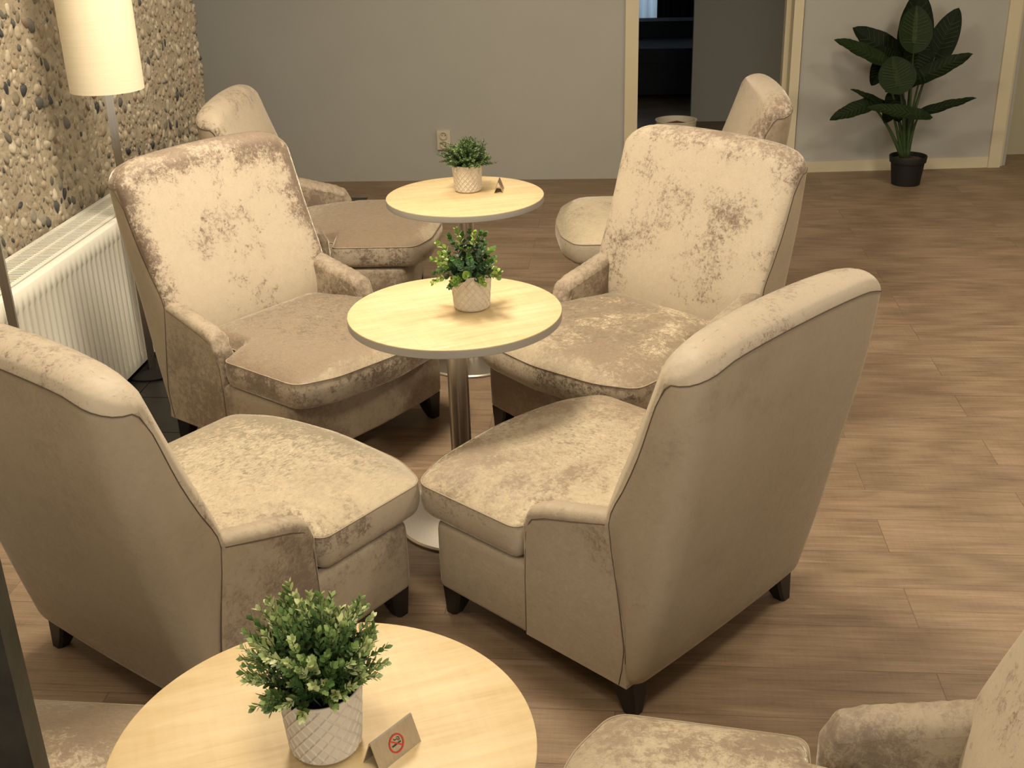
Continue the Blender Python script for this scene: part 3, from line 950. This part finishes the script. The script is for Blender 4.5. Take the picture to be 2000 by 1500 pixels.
struct(quad_wall('wall_back_upper', (0.06, wy(0.06)), (1.085, wy2(1.085)), 2.1, CEIL, 0.10, M['wall']))
struct(quad_wall('wall_far_right', (2.42, 7.895), (5.1, 8.12), 0, CEIL, 0.1, M['beige_wall']))
struct(quad_wall('wall_recess', (2.405, wy2(2.36)+0.02), (2.40, 7.9), 0, CEIL, 0.03, M['trim']))
struct(quad_wall('wall_right', (XR+1.4, 8.2), (XR+1.4, YN), 0, CEIL, -0.1, M['beige_wall']))
struct(quad_wall('wall_front', (-3.3, YN), (5.1, YN), 0, CEIL, -0.1, M['beige_wall']))
# corridor and dark room beyond the doorway
struct(quad_wall('wall_corridor', (0.525, 9.1), (2.4, 9.1), 0, CEIL, 0.1, M['wall']))
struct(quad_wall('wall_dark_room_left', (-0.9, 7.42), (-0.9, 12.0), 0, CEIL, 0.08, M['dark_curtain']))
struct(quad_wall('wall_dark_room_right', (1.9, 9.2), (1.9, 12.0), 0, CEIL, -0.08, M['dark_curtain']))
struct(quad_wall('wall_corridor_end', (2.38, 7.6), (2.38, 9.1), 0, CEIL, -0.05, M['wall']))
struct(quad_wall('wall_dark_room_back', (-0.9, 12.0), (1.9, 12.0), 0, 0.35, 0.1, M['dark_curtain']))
# door frame trims
def frame_post(name, x0, y0, x1, y1, z1, d=0.03):
    p0 = Vector((x0, y0)); p1 = Vector((x1, y1)); dd = (p1-p0).normalized(); n = Vector((dd.y, -dd.x))
    bm = bmesh.new()
    a = [p0+n*0.018, p1+n*0.018, p1-n*d, p0-n*d]
    lo = [bm.verts.new((q.x, q.y, 0)) for q in a]; hi = [bm.verts.new((q.x, q.y, z1)) for q in a]
    bm.faces.new(lo[::-1]); bm.faces.new(hi)
    for i in range(4):
        j = (i+1) % 4; bm.faces.new((lo[i], lo[j], hi[j], hi[i]))
    bevel_all(bm, 0.003, 2)
    return struct(link_mesh(name, bm, M['trim'], sharp=0.5))
frame_post('trim_1', 0.015, wy(0.015), 0.094, wy(0.094), 2.12, 0.12)
frame_post('trim_2', 1.020, wy2(1.02), 1.078, wy2(1.078), 2.12, 0.12)
frame_post('trim_3', 0.985, wy2(1.0)+0.085, 1.020, wy2(1.02)+0.085, 2.12, 0.05)
frame_post('trim_4', 2.305, wy2(2.30)-0.002, 2.380, wy2(2.38)-0.002, 2.6, 0.12)
bm = bmesh.new(); add_box(bm, 0.0, 1.09, 7.28, 7.46, 2.10, 2.17); bevel_all(bm, 0.003)
struct(link_mesh('trim_5', bm, M['trim'], sharp=0.5))
# baseboard under the plant wall
bm = bmesh.new()
pa = Vector((1.080, wy2(1.080), 0)); pb = Vector((2.304, wy2(2.304), 0)); dd = (pb-pa).normalized(); nn = Vector((dd.y, -dd.x, 0))
a = [pa+nn*0.012, pb+nn*0.012, pb-nn*0.005, pa-nn*0.005]
lo = [bm.verts.new(q) for q in a]; hi = [bm.verts.new(q+Vector((0, 0, 0.068))) for q in a]
bm.faces.new(lo[::-1]); bm.faces.new(hi)
for i in range(4):
    j = (i+1) % 4; bm.faces.new((lo[i], lo[j], hi[j], hi[i]))
bevel_all(bm, 0.003)
struct(link_mesh('baseboard_back', bm, M['trim'], sharp=0.5))
# left wall: plain wall beyond the pebbled pier, pier itself along the radiator
struct(quad_wall('wall_left', (-3.25, YN), (-3.25, 7.3), 0, CEIL, 0.1, M['wall']))

win2 = empty('added_window', (1.3, YN, 1.55)); win2['kind'] = 'structure'  # unseen window with a glowing pane, added to carry the fill light
bm = bmesh.new(); add_box(bm, -1.40, 1.40, 0.004, 0.012, -0.70, 0.70); link_mesh('pane', bm, M['daylight'], win2, smooth=False)
bm = bmesh.new()
for a_ in ((-1.46, -1.40), (1.40, 1.46)): add_box(bm, a_[0], a_[1], 0.0, 0.05, -0.76, 0.76)
for a_ in ((-0.76, -0.70), (0.70, 0.76)): add_box(bm, -1.399, 1.399, 0.0, 0.049, a_[0], a_[1])
link_mesh('window_frame', bm, M['trim'], win2, smooth=False)
PIER_END = 5.87
def pebble_wall():
    t = NT('pebble_dash')
    a = t.n('ShaderNodeAttribute', attribute_name='tone')
    sp = t.ramp(a.outputs['Fac'], [(0.0, rgb(0.32, 0.27, 0.20)), (0.30, rgb(0.42, 0.365, 0.27)), (0.42, rgb(0.35, 0.27, 0.19)), (0.54, rgb(0.20, 0.17, 0.125)), (0.64, rgb(0.38, 0.335, 0.26)),
                                  (0.76, rgb(0.50, 0.45, 0.35)), (0.84, rgb(0.17, 0.16, 0.135)), (0.91, rgb(0.085, 0.085, 0.085)), (1.0, rgb(0.035, 0.042, 0.05))])
    n = t.noise(t.obj(), 55, 4, 0.65)
    c = t.mixc(1.0, sp, t.ramp(n, [(0.3, g3(0.78)), (0.7, g3(1.15))]), 'MULTIPLY')
    t.set(Base_Color=c, Roughness=0.6, Normal=t.bump(t.noise(t.obj(), 130, 5, 0.7), 0.25, 0.003))
    t2 = NT('rough_mortar')
    t2.set(Base_Color=t2.ramp(t2.noise(t2.obj(), 20, 4, 0.6), [(0.3, rgb(0.38, 0.32, 0.23)), (0.7, rgb(0.54, 0.47, 0.35))]), Roughness=0.95, Normal=t2.bump(t2.noise(t2.obj(), 60, 6, 0.75), 0.9, 0.01))
    rng = random.Random(3)
    # unit pebble: half of an icosphere-like lump
    tmp = bmesh.new(); bmesh.ops.create_icosphere(tmp, subdivisions=2, radius=1.0)
    tmp.verts.ensure_lookup_table()
    pv = [v.co.copy() for v in tmp.verts]; pf = [tuple(v.index for v in f.verts) for f in tmp.faces]
    tmp.free()
    V = []; F = []; T = []; MI = []
    def quadf(a, b, c, d):
        k = len(V); V.extend([a, b, c, d]); F.append((k, k+1, k+2, k+3)); T.append(0.3); MI.append(1)
    x0, x1, y0, y1 = -3.2, XL, 1.2, PIER_END
    quadf((x1, y0, 0), (x1, y1, 0), (x1, y1, CEIL), (x1, y0, CEIL))
    quadf((x1, y1, 0), (x0, y1, 0), (x0, y1, CEIL), (x1, y1, CEIL))
    quadf((x0, y0, 0), (x1, y0, 0), (x1, y0, CEIL), (x0, y0, CEIL))
    quadf((x0, y1, 0), (x0, y0, 0), (x0, y0, CEIL), (x0, y1, CEIL))
    # dart throwing on a grid so pebbles sit close together
    def scatter(u0, u1, v0, v1, place):
        cell = 0.028; grid = {}
        for it in range(int((u1-u0)*(v1-v0)/(0.026*0.026)*5)):
            u = rng.uniform(u0, u1); v = rng.uniform(v0, v1)
            r = rng.choice((0.010, 0.013, 0.015, 0.017, 0.020, 0.023))
            if it > (u1-u0)*(v1-v0)/(0.026*0.026)*2.0: r = rng.choice((0.008, 0.010, 0.012))
            gu, gv = int(u/cell), int(v/cell); ok = True
            for a_ in range(gu-2, gu+3):
                for b_ in range(gv-2, gv+3):
                    for (pu, pvv, pr) in grid.get((a_, b_), ()):
                        if (pu-u)**2+((pvv-v)*0.82)**2 < ((pr+r)*0.80)**2: ok = False; break
                    if not ok: break
                if not ok: break
            if not ok: continue
            grid.setdefault((gu, gv), []).append((u, v, r))
            place(u, v, r)
    def lump(c, ex, ey, ez, r, tone):
        k = len(V)
        asp = rng.uniform(0.72, 1.0); el = rng.uniform(1.05, 1.5); rot = rng.gauss(0, 0.5)
        tilt = rng.uniform(-.35, .35); tilt2 = rng.uniform(-.35, .35); dep = rng.uniform(0.45, 0.75)
        ph = [rng.uniform(0, 6.28) for _ in range(3)]; am = rng.uniform(0.04, 0.13)
        cr, sr = cos(rot), sin(rot)
        for p in pv:
            s = 1+am*sin(3*p.x+ph[0])+am*sin(4*p.y+ph[1])+am*0.7*sin(5*p.z+ph[2])
            a_ = p.x*asp*r*s; b_ = p.y*el*r*s; n_ = p.z*dep*r*s
            a2 = a_*cr-b_*sr; b2 = a_*sr+b_*cr
            n2 = n_+a2*tilt+b2*tilt2
            V.append(c+ex*a2+ey*b2+ez*n2)
        for f in pf: F.append((f[0]+k, f[1]+k, f[2]+k)); T.append(tone); MI.append(0)
    EX, EY, EZ = Vector((1, 0, 0)), Vector((0, 1, 0)), Vector((0, 0, 1))
    def tone(): 
        q = rng.random()
        return q*0.84 if rng.random() < 0.90 else rng.uniform(0.84, 1.0)
    scatter(3.1, PIER_END, 0.30, 2.05, lambda u, v, r: lump(Vector((XL-0.004+rng.uniform(-.003, .003), u, v)), EY, EZ, EX, r, tone()))
    scatter(-2.75, XL, 0.0, 2.05, lambda u, v, r: lump(Vector((u, PIER_END, v)), EX, EZ, EY, r, tone()))
    me = bpy.data.meshes.new('wall_pebble')
    me.from_pydata([tuple(v) for v in V], [], F)
    at_ = me.attributes.new('tone', 'FLOAT', 'FACE'); at_.data.foreach_set('value', T)
    me.materials.append(t.m); me.materials.append(t2.m)
    me.polygons.foreach_set('material_index', MI)
    me.polygons.foreach_set('use_smooth', [m == 0 for m in MI])
    o = bpy.data.objects.new('wall_pebble', me); COL.objects.link(o)
    struct(o)
pebble_wall()

# ------------------------------------------------------------------ radiator
RX0, RX1, RY0, RY1, RZ0, RZ1 = -2.092, -1.890, 2.35, 4.68, 0.035, 0.625
rad = empty('radiator', ((RX0+RX1)/2, (RY0+RY1)/2, 0))
tag(rad, 'long white ribbed panel radiator under the pebble wall, behind the left chairs', 'radiator')
def rloc(bm):
    bmesh.ops.translate(bm, verts=bm.verts[:], vec=(-(RX0+RX1)/2, -(RY0+RY1)/2, 0)); return bm
# front panel with pressed vertical channels
bm = bmesh.new()
nz = 14
pitch = 0.0400
cols = []
y = RY0+0.03
ys_list = [RY0, RY0+0.012]
k = 0
prof = []
y = RY0+0.025
while y < RY1-0.04:
    prof += [(y, 0), (y+0.006, 1), (y+0.016, 1), (y+0.022, 0)]
    y += pitch
prof = [(RY0, 0)]+prof+[(RY1, 0)]
zl = [(RZ0, 0), (RZ0+0.035, 0), (RZ0+0.048, 1), (RZ1-0.075, 1), (RZ1-0.062, 0), (RZ1-0.006, 0)]
rings = []
for z, g in zl:
    rings.append([(RX1-0.010*g*d_, yy, z) for yy, d_ in prof])
rings.append([(RX1-0.006, yy, RZ1) for yy, d_ in prof])
rings.append([(RX1-0.030, yy, RZ1) for yy, d_ in prof])
rings.insert(0, [(RX1-0.012, yy, RZ0-0.004) for yy, d_ in prof])
add_rings(bm, rings, False)
link_mesh('front_panel', rloc(bm), M['white_metal'], rad, sharp=0.9)
bm = bmesh.new()
add_box(bm, RX0+0.02, RX1-0.02, RY0+0.01, RY1-0.01, RZ0+0.02, RZ1-0.09)
link_mesh('convector_core', rloc(bm), M['white_dark'], rad, smooth=False)
for yy in (RY0, RY1-0.008):
    bm = bmesh.new(); add_box(bm, RX0, RX1-0.007, yy, yy+0.008, RZ0, RZ1-0.001); bevel_all(bm, 0.002, 2)
    link_mesh('side_cover', rloc(bm), M['white_metal'], rad, sharp=0.5)
bm = bmesh.new(); add_box(bm, RX0, RX0+0.012, RY0+0.009, RY1-0.009, RZ0, RZ1-0.002)
link_mesh('back_panel', rloc(bm), M['white_metal'], rad, smooth=False)
# top grille: edge rails, centre rail and cross slats
bm = bmesh.new()
for a_, b_ in ((RX0, RX0+0.018), (RX1-0.055, RX1-0.036), ((RX0+RX1)/2-0.022, (RX0+RX1)/2-0.012)):
    add_box(bm, a_, b_, RY0+0.009, RY1-0.009, RZ1-0.006, RZ1+0.0015)
y = RY0+0.02
while y < RY1-0.02:
    add_box(bm, RX0+0.016, RX1-0.050, y, y+0.0085, RZ1-0.006, RZ1)
    y += 0.0165
link_mesh('top_grille', rloc(bm), M['white_metal'], rad, smooth=False)
for y in (RY0+0.25, RY1-0.25):
    bm = bmesh.new(); add_box(bm, RX0+0.05, RX0+0.08, y, y+0.03, 0.0, RZ0+0.03)
    link_mesh('foot', rloc(bm), M['white_metal'], rad, smooth=False)

# ------------------------------------------------------------------ poles, lamp, post
lamp = empty('floor_lamp', (-1.857, 4.150, 0.0))
tag(lamp, 'floor lamp with tall cream drum shade on a square steel pole, by the pebble wall', 'floor lamp')
bm = bmesh.new(); add_box(bm, -0.014, 0.014, -0.014, 0.014, 0.012, 1.30); bevel_all(bm, 0.0015, 2)
link_mesh('pole', bm, M['steel'], lamp, sharp=0.5).rotation_euler = (0, 0, 0.45)
bm = bmesh.new(); add_lathe(bm, [(0.118, 0.0), (0.120, 0.002), (0.120, 0.010), (0.116, 0.013), (0.03, 0.014)], 64)
link_mesh('base', bm, M['black'], lamp, sharp=0.5)
bm = bmesh.new()
SZ0, SZ1, SR0, SR1 = 1.108, 1.70, 0.130, 0.130
add_lathe(bm, [(SR0, SZ0), (SR1, SZ1), (SR1-0.003, SZ1), (SR0-0.003, SZ0), (SR0, SZ0)], 96, cap0=False, cap1=False)
bmesh.ops.remove_doubles(bm, verts=bm.verts[:], dist=1e-6)
link_mesh('lamp_shade', bm, M['shade'], lamp, sharp=0.6)
bm = bmesh.new()
for a in (0, 2*PI/3, 4*PI/3): add_tube(bm, [(0.01*cos(a), 0.01*sin(a), 1.28), (0.128*cos(a), 0.128*sin(a), 1.28)], 0.0018, 6)
link_mesh('shade_ring', bm, M['steel'], lamp)
bm = bmesh.new(); add_lathe(bm, [(0.012, 1.30), (0.013, 1.33), (0.028, 1.37), (0.030, 1.40), (0.020, 1.43), (0.004, 1.44)], 24)
link_mesh('bulb', bm, M['diffuser'], lamp)

pole = empty('steel_pole', (-1.832, 3.165, 0.0))
tag(pole, 'slim square brushed steel pole in front of the radiator at the left edge', 'pole')
bm = bmesh.new(); add_box(bm, -0.0125, 0.0125, -0.0125, 0.0125, 0.01, CEIL-0.004); bevel_all(bm, 0.0015, 2)
link_mesh('shaft', bm, M['steel'], pole, sharp=0.5).rotation_euler = (0, 0, 0.35)
bm = bmesh.new(); add_lathe(bm, [(0.07, 0.0), (0.07, 0.008), (0.066, 0.011), (0.02, 0.012)], 40)
link_mesh('base', bm, M['black'], pole, sharp=0.5)

post = empty('dark_post', (-0.577, 0.850, 0.0))
tag(post, 'dark scuffed square post rising at the bottom left corner, closest to the camera', 'post')
bm = bmesh.new(); add_box(bm, -0.0165, 0.0165, -0.0165, 0.0165, 0.008, CEIL-0.004); bevel_all(bm, 0.003, 3)
link_mesh('shaft', bm, M['post'], post, sharp=0.5).rotation_euler = (0, 0, 0.15)
bm = bmesh.new(); add_box(bm, -0.05, 0.05, -0.05, 0.05, 0.0, 0.008)
link_mesh('foot_plate', bm, M['post'], post, smooth=False)

# ------------------------------------------------------------------ wall outlet with a lead
ox, oz = -1.112, 0.262
out = empty('wall_outlet', (ox, wy(ox), oz), atan2(0.027, 1))
tag(out, 'cream double power outlet on the grey wall behind the farthest plant', 'outlet')
bm = bmesh.new(); add_box(bm, -0.042, 0.042, -0.022, 0.0, -0.060, 0.060); bevel_all(bm, 0.004, 3)
link_mesh('outlet_plate', bm, M['outlet'], out, sharp=0.5)
for zc in (0.028, -0.028):
    bm = bmesh.new()
    N = 32
    ro, rb = 0.0205, 0.019
    rings = []
    for r, yy in ((0.0235, -0.0222), (0.0230, -0.0330), (0.0205, -0.0330), (0.0195, -0.0226)):
        rings.append([(r*cos(2*PI*i/N), yy, zc+r*sin(2*PI*i/N)) for i in range(N)])
    add_rings(bm, rings, True, False, True)
    s = link_mesh('socket', bm, M['outlet'], out, sharp=0.6)
    bm = bmesh.new()
    for px_ in (-0.0095, 0.0095):
        for ring in (0,):
            add_rings(bm, [[(px_+0.003*cos(2*PI*i/12), -0.0232, zc+0.003*sin(2*PI*i/12)) for i in range(12)], [(px_+0.003*cos(2*PI*i/12), -0.0216, zc+0.003*sin(2*PI*i/12)) for i in range(12)]], True, True, True)
    link_mesh('pin_hole', bm, M['black'], s, smooth=False)

# ------------------------------------------------------------------ tall potted plant by the wall
PX, PY = 1.714, 7.135
plant = empty('taro_plant', (PX, PY, 0))
tag(plant, 'tall dark green plant with big heart shaped leaves in a black pot by the wall', 'potted plant')
bm = bmesh.new()
add_lathe(bm, [(0.080, 0.0), (0.083, 0.003), (0.098, 0.135), (0.106, 0.137), (0.110, 0.170), (0.108, 0.174), (0.103, 0.172), (0.099, 0.150)], 48, cap1=False)
link_mesh('pot', bm, M['black'], plant, sharp=0.6)
bm = bmesh.new(); add_lathe(bm, [(0.1005, 0.150), (0.06, 0.158), (0.01, 0.160)], 32); link_mesh('soil', bm, M['soil'], plant)
def big_leaf(attach, tip, width, nrm, lobes=0.28, droop=0.05, tone=0.4, vein=0.0, wave=0.02):
    """heart shaped leaf; attach and tip are world points, width in metres"""
    d = tip-attach; L = d.length; d.normalize()
    side = d.cross(nrm).normalized(); nn = side.cross(d).normalized()
    NU, NV = 22, 14
    V = []; F = []; T = []
    ph = rng.uniform(0, 6)
    for i in range(NU+1):
        t = i/NU
        s = -lobes+(1+lobes)*t
        # half width along the leaf
        q = (s+lobes)/(1+lobes)
        w = (q**0.55)*((1-q)**0.72)*1.62*(1.0)
        w = min(w, 1.0)*width/2
        for j in range(NV+1):
            v = -1+2*j/NV
            x = v*w
            # notch at the lobes
            ss = s
            if s < 0.10: ss = s + (0.10-s)*(1-abs(v))**2*0.95
            z = -droop*L*(max(0, ss)**2) + abs(x)*0.20 + wave*L*sin(ss*17+ph)*(abs(v)**2)*0.5 - 0.006*abs(sin((ss*1.0-abs(v)*0.22)*26))*(1-abs(v)*0.4)*min(1, L*5)
            V.append(attach+d*(ss*L)+side*x+nn*z)
    for i in range(NU):
        for j in range(NV):
            a = i*(NV+1)+j
            F.append((a, a+1, a+NV+2, a+NV+1))
            mid = abs(j+0.5-NV/2)
            T.append(min(1, tone+(vein if mid < 0.6 else 0)+rng.uniform(-0.04, 0.04)))
    # veins as slender raised strips
    k0 = len(V)
    if vein > 0:
        for sgn in (-1, 1):
            for n_ in range(8):
                s0 = -0.02+0.095*n_ if n_ > 0 else 0.0
                ang = -0.25+0.0*n_
                e = 0.80
                def pt(s, v):
                    q = (s+lobes)/(1+lobes); q = min(0.999, max(0.001, q))
                    w = min(1.0, (q**0.55)*((1-q)**0.72)*1.62)*width/2
                    return attach+d*(s*L)+side*(v*w)+nn*(-droop*L*max(0, s)**2+abs(v*w)*0.20+0.0015)
                pts = [pt(s0+0.14*u+(-0.16*u if n_ < 2 else 0), sgn*e*u) for u in (0.02, 0.35, 0.7, 1.0)]
                for a_, b_ in zip(pts[:-1], pts[1:]):
                    dn = (b_-a_).normalized(); pw = dn.cross(nn).normalized()*0.0012
                    k = len(V); V += [a_+pw, a_-pw, b_-pw, b_+pw]; F.append((k, k+1, k+2, k+3)); T.append(1.0)
    me = bpy.data.meshes.new('leaf'); me.from_pydata([tuple(v-Vector((PX, PY, 0))) for v in V], [], F)
    a_ = me.attributes.new('tone', 'FLOAT', 'FACE'); a_.data.foreach_set('value', T)
    me.materials.append(M['taro'])
    for p in me.polygons: p.use_smooth = True
    o = bpy.data.objects.new('leaf', me); COL.objects.link(o); o.parent = plant
    return o
rng = random.Random(8)
FR = Vector((0, -1, 0.45)).normalized()
def P3(px, py, dy=0.0): return at(px, py, PY+dy)
LEAVES = [  # attach px, tip px, depth offsets, width, normal, tone, vein
    ((1783, 95, 0.10), (1797, -22, 0.08), 0.235, (0, -1, 0.2), 0.25, 0.05),
    ((1785, 84, -0.10), (1792, 8, -0.02), 0.225, (0.1, -1, 0.5), 0.62, 0.3),
    ((1826, 112, 0.06), (1873, 14, 0.10), 0.160, (-0.35, -1, 0.1), 0.20, 0.10),
    ((1797, 152, -0.02), (1899, 102, -0.06), 0.120, (-0.1, -0.7, 0.8), 0.30, 0.10),
    ((1757, 118, 0.10), (1668, 52, 0.12), 0.170, (0.25, -1, 0.4), 0.15, 0.05),
    ((1722, 118, -0.06), (1633, 74, -0.12), 0.110, (0.15, -0.8, 0.8), 0.65, 0.15),
    ((1755, 168, -0.16), (1743, 108, -0.08), 0.245, (-0.05, -1, 0.5), 0.60, 0.25),
    ((1738, 210, -0.02), (1664, 171, -0.05), 0.055, (0.2, -0.7, 0.8), 0.35, 0.05),
    ((1702, 203, -0.06), (1621, 231, -0.15), 0.105, (0.0, -0.7, 0.9), 0.40, 0.10),
    ((1797, 222, -0.05), (1906, 187, -0.12), 0.080, (0.0, -0.6, 1), 0.20, 0.25),
    ((1795, 224, -0.16), (1695, 206, -0.22), 0.085, (0.1, -0.8, 0.7), 0.55, 0.08),
    ((1745, 200, 0.02), (1728, 240, -0.06), 0.10, (0.1, -1, 0.3), 0.25, 0.05),
    ((1745, 190, -0.02), (1757, 238, -0.10), 0.12, (0.1, -1, 0.3), 0.22, 0.05),
    ((1730, 110, 0.05), (1703, 168, 0.02), 0.12, (0.2, -1, 0.3), 0.20, 0.05),
    ((1795, 92, 0.05), (1787, 160, 0.02), 0.17, (0.0, -1, 0.2), 0.15, 0.05),
    ((1770, 130, 0.0), (1730, 180, -0.03), 0.13, (0.0, -1, 0.2), 0.22, 0.05),
    ((1765, 160, 0.06), (1820, 120, 0.06), 0.12, (0.0, -1, 0.2), 0.15, 0.05),
    ((1750, 130, 0.03), (1715, 92, 0.0), 0.13, (0.0, -1, 0.3), 0.18, 0.05),
]
for (ax_, ay_, ad), (tx, ty, td), w, nr, tn, ve in LEAVES:
    big_leaf(P3(ax_, ay_, ad), P3(tx, ty, td), w*(1.28 if w > 0.2 else 1.5), Vector(nr).normalized(), tone=tn, vein=ve)
STEMS = [((1762, 310), (1733, 232), (1702, 206), -0.02, -0.06), ((1764, 310), (1748, 235), (1740, 205), -0.02, -0.05), ((1767, 310), (1766, 230), (1757, 170), -0.01, -0.14),
         ((1771, 310), (1776, 220), (1785, 88), 0.02, -0.08), ((1772, 310), (1782, 242), (1798, 222), -0.01, -0.06), ((1768, 310), (1772, 220), (1783, 100), 0.02, 0.08),
         ((1773, 310), (1780, 200), (1826, 112), 0.03, 0.06), ((1769, 310), (1768, 200), (1757, 118), 0.02, 0.08), ((1766, 310), (1760, 220), (1722, 120), 0.0, -0.05), ((1771, 310), (1776, 230), (1797, 152), 0.0, -0.02)]
for p0, p1, p2, d1, d2 in STEMS:
    a = P3(*p0, 0.0); b = P3(*p1, d1); c = P3(*p2, d2)
    a.z = 0.155
    pts = [a*(1-t)**2+b*2*t*(1-t)+c*t*t for t in [i/10 for i in range(11)]]
    bm = bmesh.new(); add_tube(bm, [p-Vector((PX, PY, 0)) for p in pts], 0.013, 8, r1=0.004)
    link_mesh('stem', bm, M['stem'], plant)

# ------------------------------------------------------------------ beyond the doorway
binr = empty('waste_bin', (0.348, 7.62, 0.0))
tag(binr, 'pale round bin holding a brown box, seen over the right chair in the doorway', 'bin')
bm = bmesh.new(); add_lathe(bm, [(0.105, 0.0), (0.130, 0.297), (0.134, 0.300), (0.134, 0.306), (0.124, 0.306), (0.100, 0.01)], 48, cap1=True)
link_mesh('bin_body', bm, M['bin'], binr, sharp=0.6)
bm = bmesh.new(); add_box(bm, -0.05, 0.05, -0.045, 0.045, 0.012, 0.285)
bx = link_mesh('brown_box', bm, M['card'], binr, smooth=False); bx.rotation_euler = (0.0, 0.0, 0.7)

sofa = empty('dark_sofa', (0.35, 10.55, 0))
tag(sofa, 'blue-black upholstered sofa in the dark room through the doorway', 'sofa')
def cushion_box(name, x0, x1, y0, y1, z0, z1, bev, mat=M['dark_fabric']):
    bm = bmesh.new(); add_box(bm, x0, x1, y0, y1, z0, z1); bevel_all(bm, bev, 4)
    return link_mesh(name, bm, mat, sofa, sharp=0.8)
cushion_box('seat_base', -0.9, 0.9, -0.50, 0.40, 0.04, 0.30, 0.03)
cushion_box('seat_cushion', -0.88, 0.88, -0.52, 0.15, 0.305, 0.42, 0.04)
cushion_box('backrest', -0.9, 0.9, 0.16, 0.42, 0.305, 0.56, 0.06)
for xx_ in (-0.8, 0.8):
    cushion_box('leg', xx_-0.03, xx_+0.03, -0.4, -0.34, 0.0, 0.045, 0.004)
# window with sheer and dark curtains
win = empty('window_1', (0.1, 11.98, 0.0)); win['kind'] = 'structure'
bm = bmesh.new(); add_box(bm, -0.7, 0.7, 0.0, 0.02, 0.36, 2.3); link_mesh('pane', bm, M['daylight'], win, smooth=False)
bm = bmesh.new()
for a_ in ((-0.75, -0.68), (0.68, 0.75), (-0.03, 0.03)): add_box(bm, a_[0], a_[1], -0.05, -0.002, 0.36, 2.35)
add_box(bm, -0.679, 0.679, -0.049, -0.003, 2.28, 2.34); link_mesh('window_frame', bm, M['trim'], win, smooth=False)
def curtain(name, x0, x1, y, z0, z1, mat, label, n=10, amp=0.02):
    bm = bmesh.new(); N = n*10
    rings = []
    for th in (0.0,):
        pass
    a = [(x0+(x1-x0)*i/N, y+amp*sin(2*PI*n*i/N)) for i in range(N+1)]
    rings = [[(x, yy, z0) for x, yy in a]+[(x, yy+0.004, z0) for x, yy in a[::-1]], [(x, yy, z1) for x, yy in a]+[(x, yy+0.004, z1) for x, yy in a[::-1]]]
    add_rings(bm, rings, True, True, True)
    o = link_mesh(name, bm, mat, sharp=0.7)
    return tag(o, label, 'curtain')
curtain('sheer_curtain', -0.8, 0.335, 11.75, 0.10, 2.4, M['sheer'], 'thin white curtain glowing in the window of the dark room', 14, 0.015)
curtain('dark_curtain', 0.32, 1.10, 11.60, 0.02, 2.4, M['dark_curtain'], 'charcoal curtain drawn beside the white sheer in the dark room', 9, 0.03)

# ------------------------------------------------------------------ ceiling downlights (the lamps of the room)
for i, (x, y, pw, r) in enumerate(DOWNLIGHTS):
    d = empty('ceiling_light', (x, y, CEIL))
    tag(d, ['large round ceiling light over the middle table', 'round ceiling light over the farthest table', 'round ceiling light over the nearest table',
            'round ceiling light over the bare floor right of the chairs', 'round ceiling light in front of the tall plant', 'small round ceiling light above the bottom left chair',
            'round ceiling light over the floor behind the bottom right chair'][i], 'ceiling light', 'ceiling lights')
    bm = bmesh.new(); add_lathe(bm, [(r+0.03, 0.0), (r+0.028, -0.018), (r+0.002, -0.020), (r, -0.004)], 40, cap0=False, cap1=False)
    link_mesh('rim', bm, M['white_metal'], d)
    bm = bmesh.new(); add_lathe(bm, [(r-0.002, -0.004), (r-0.004, -0.010), (0.01, -0.012)], 40)
    link_mesh('diffuser', bm, M['diffuser'], d)
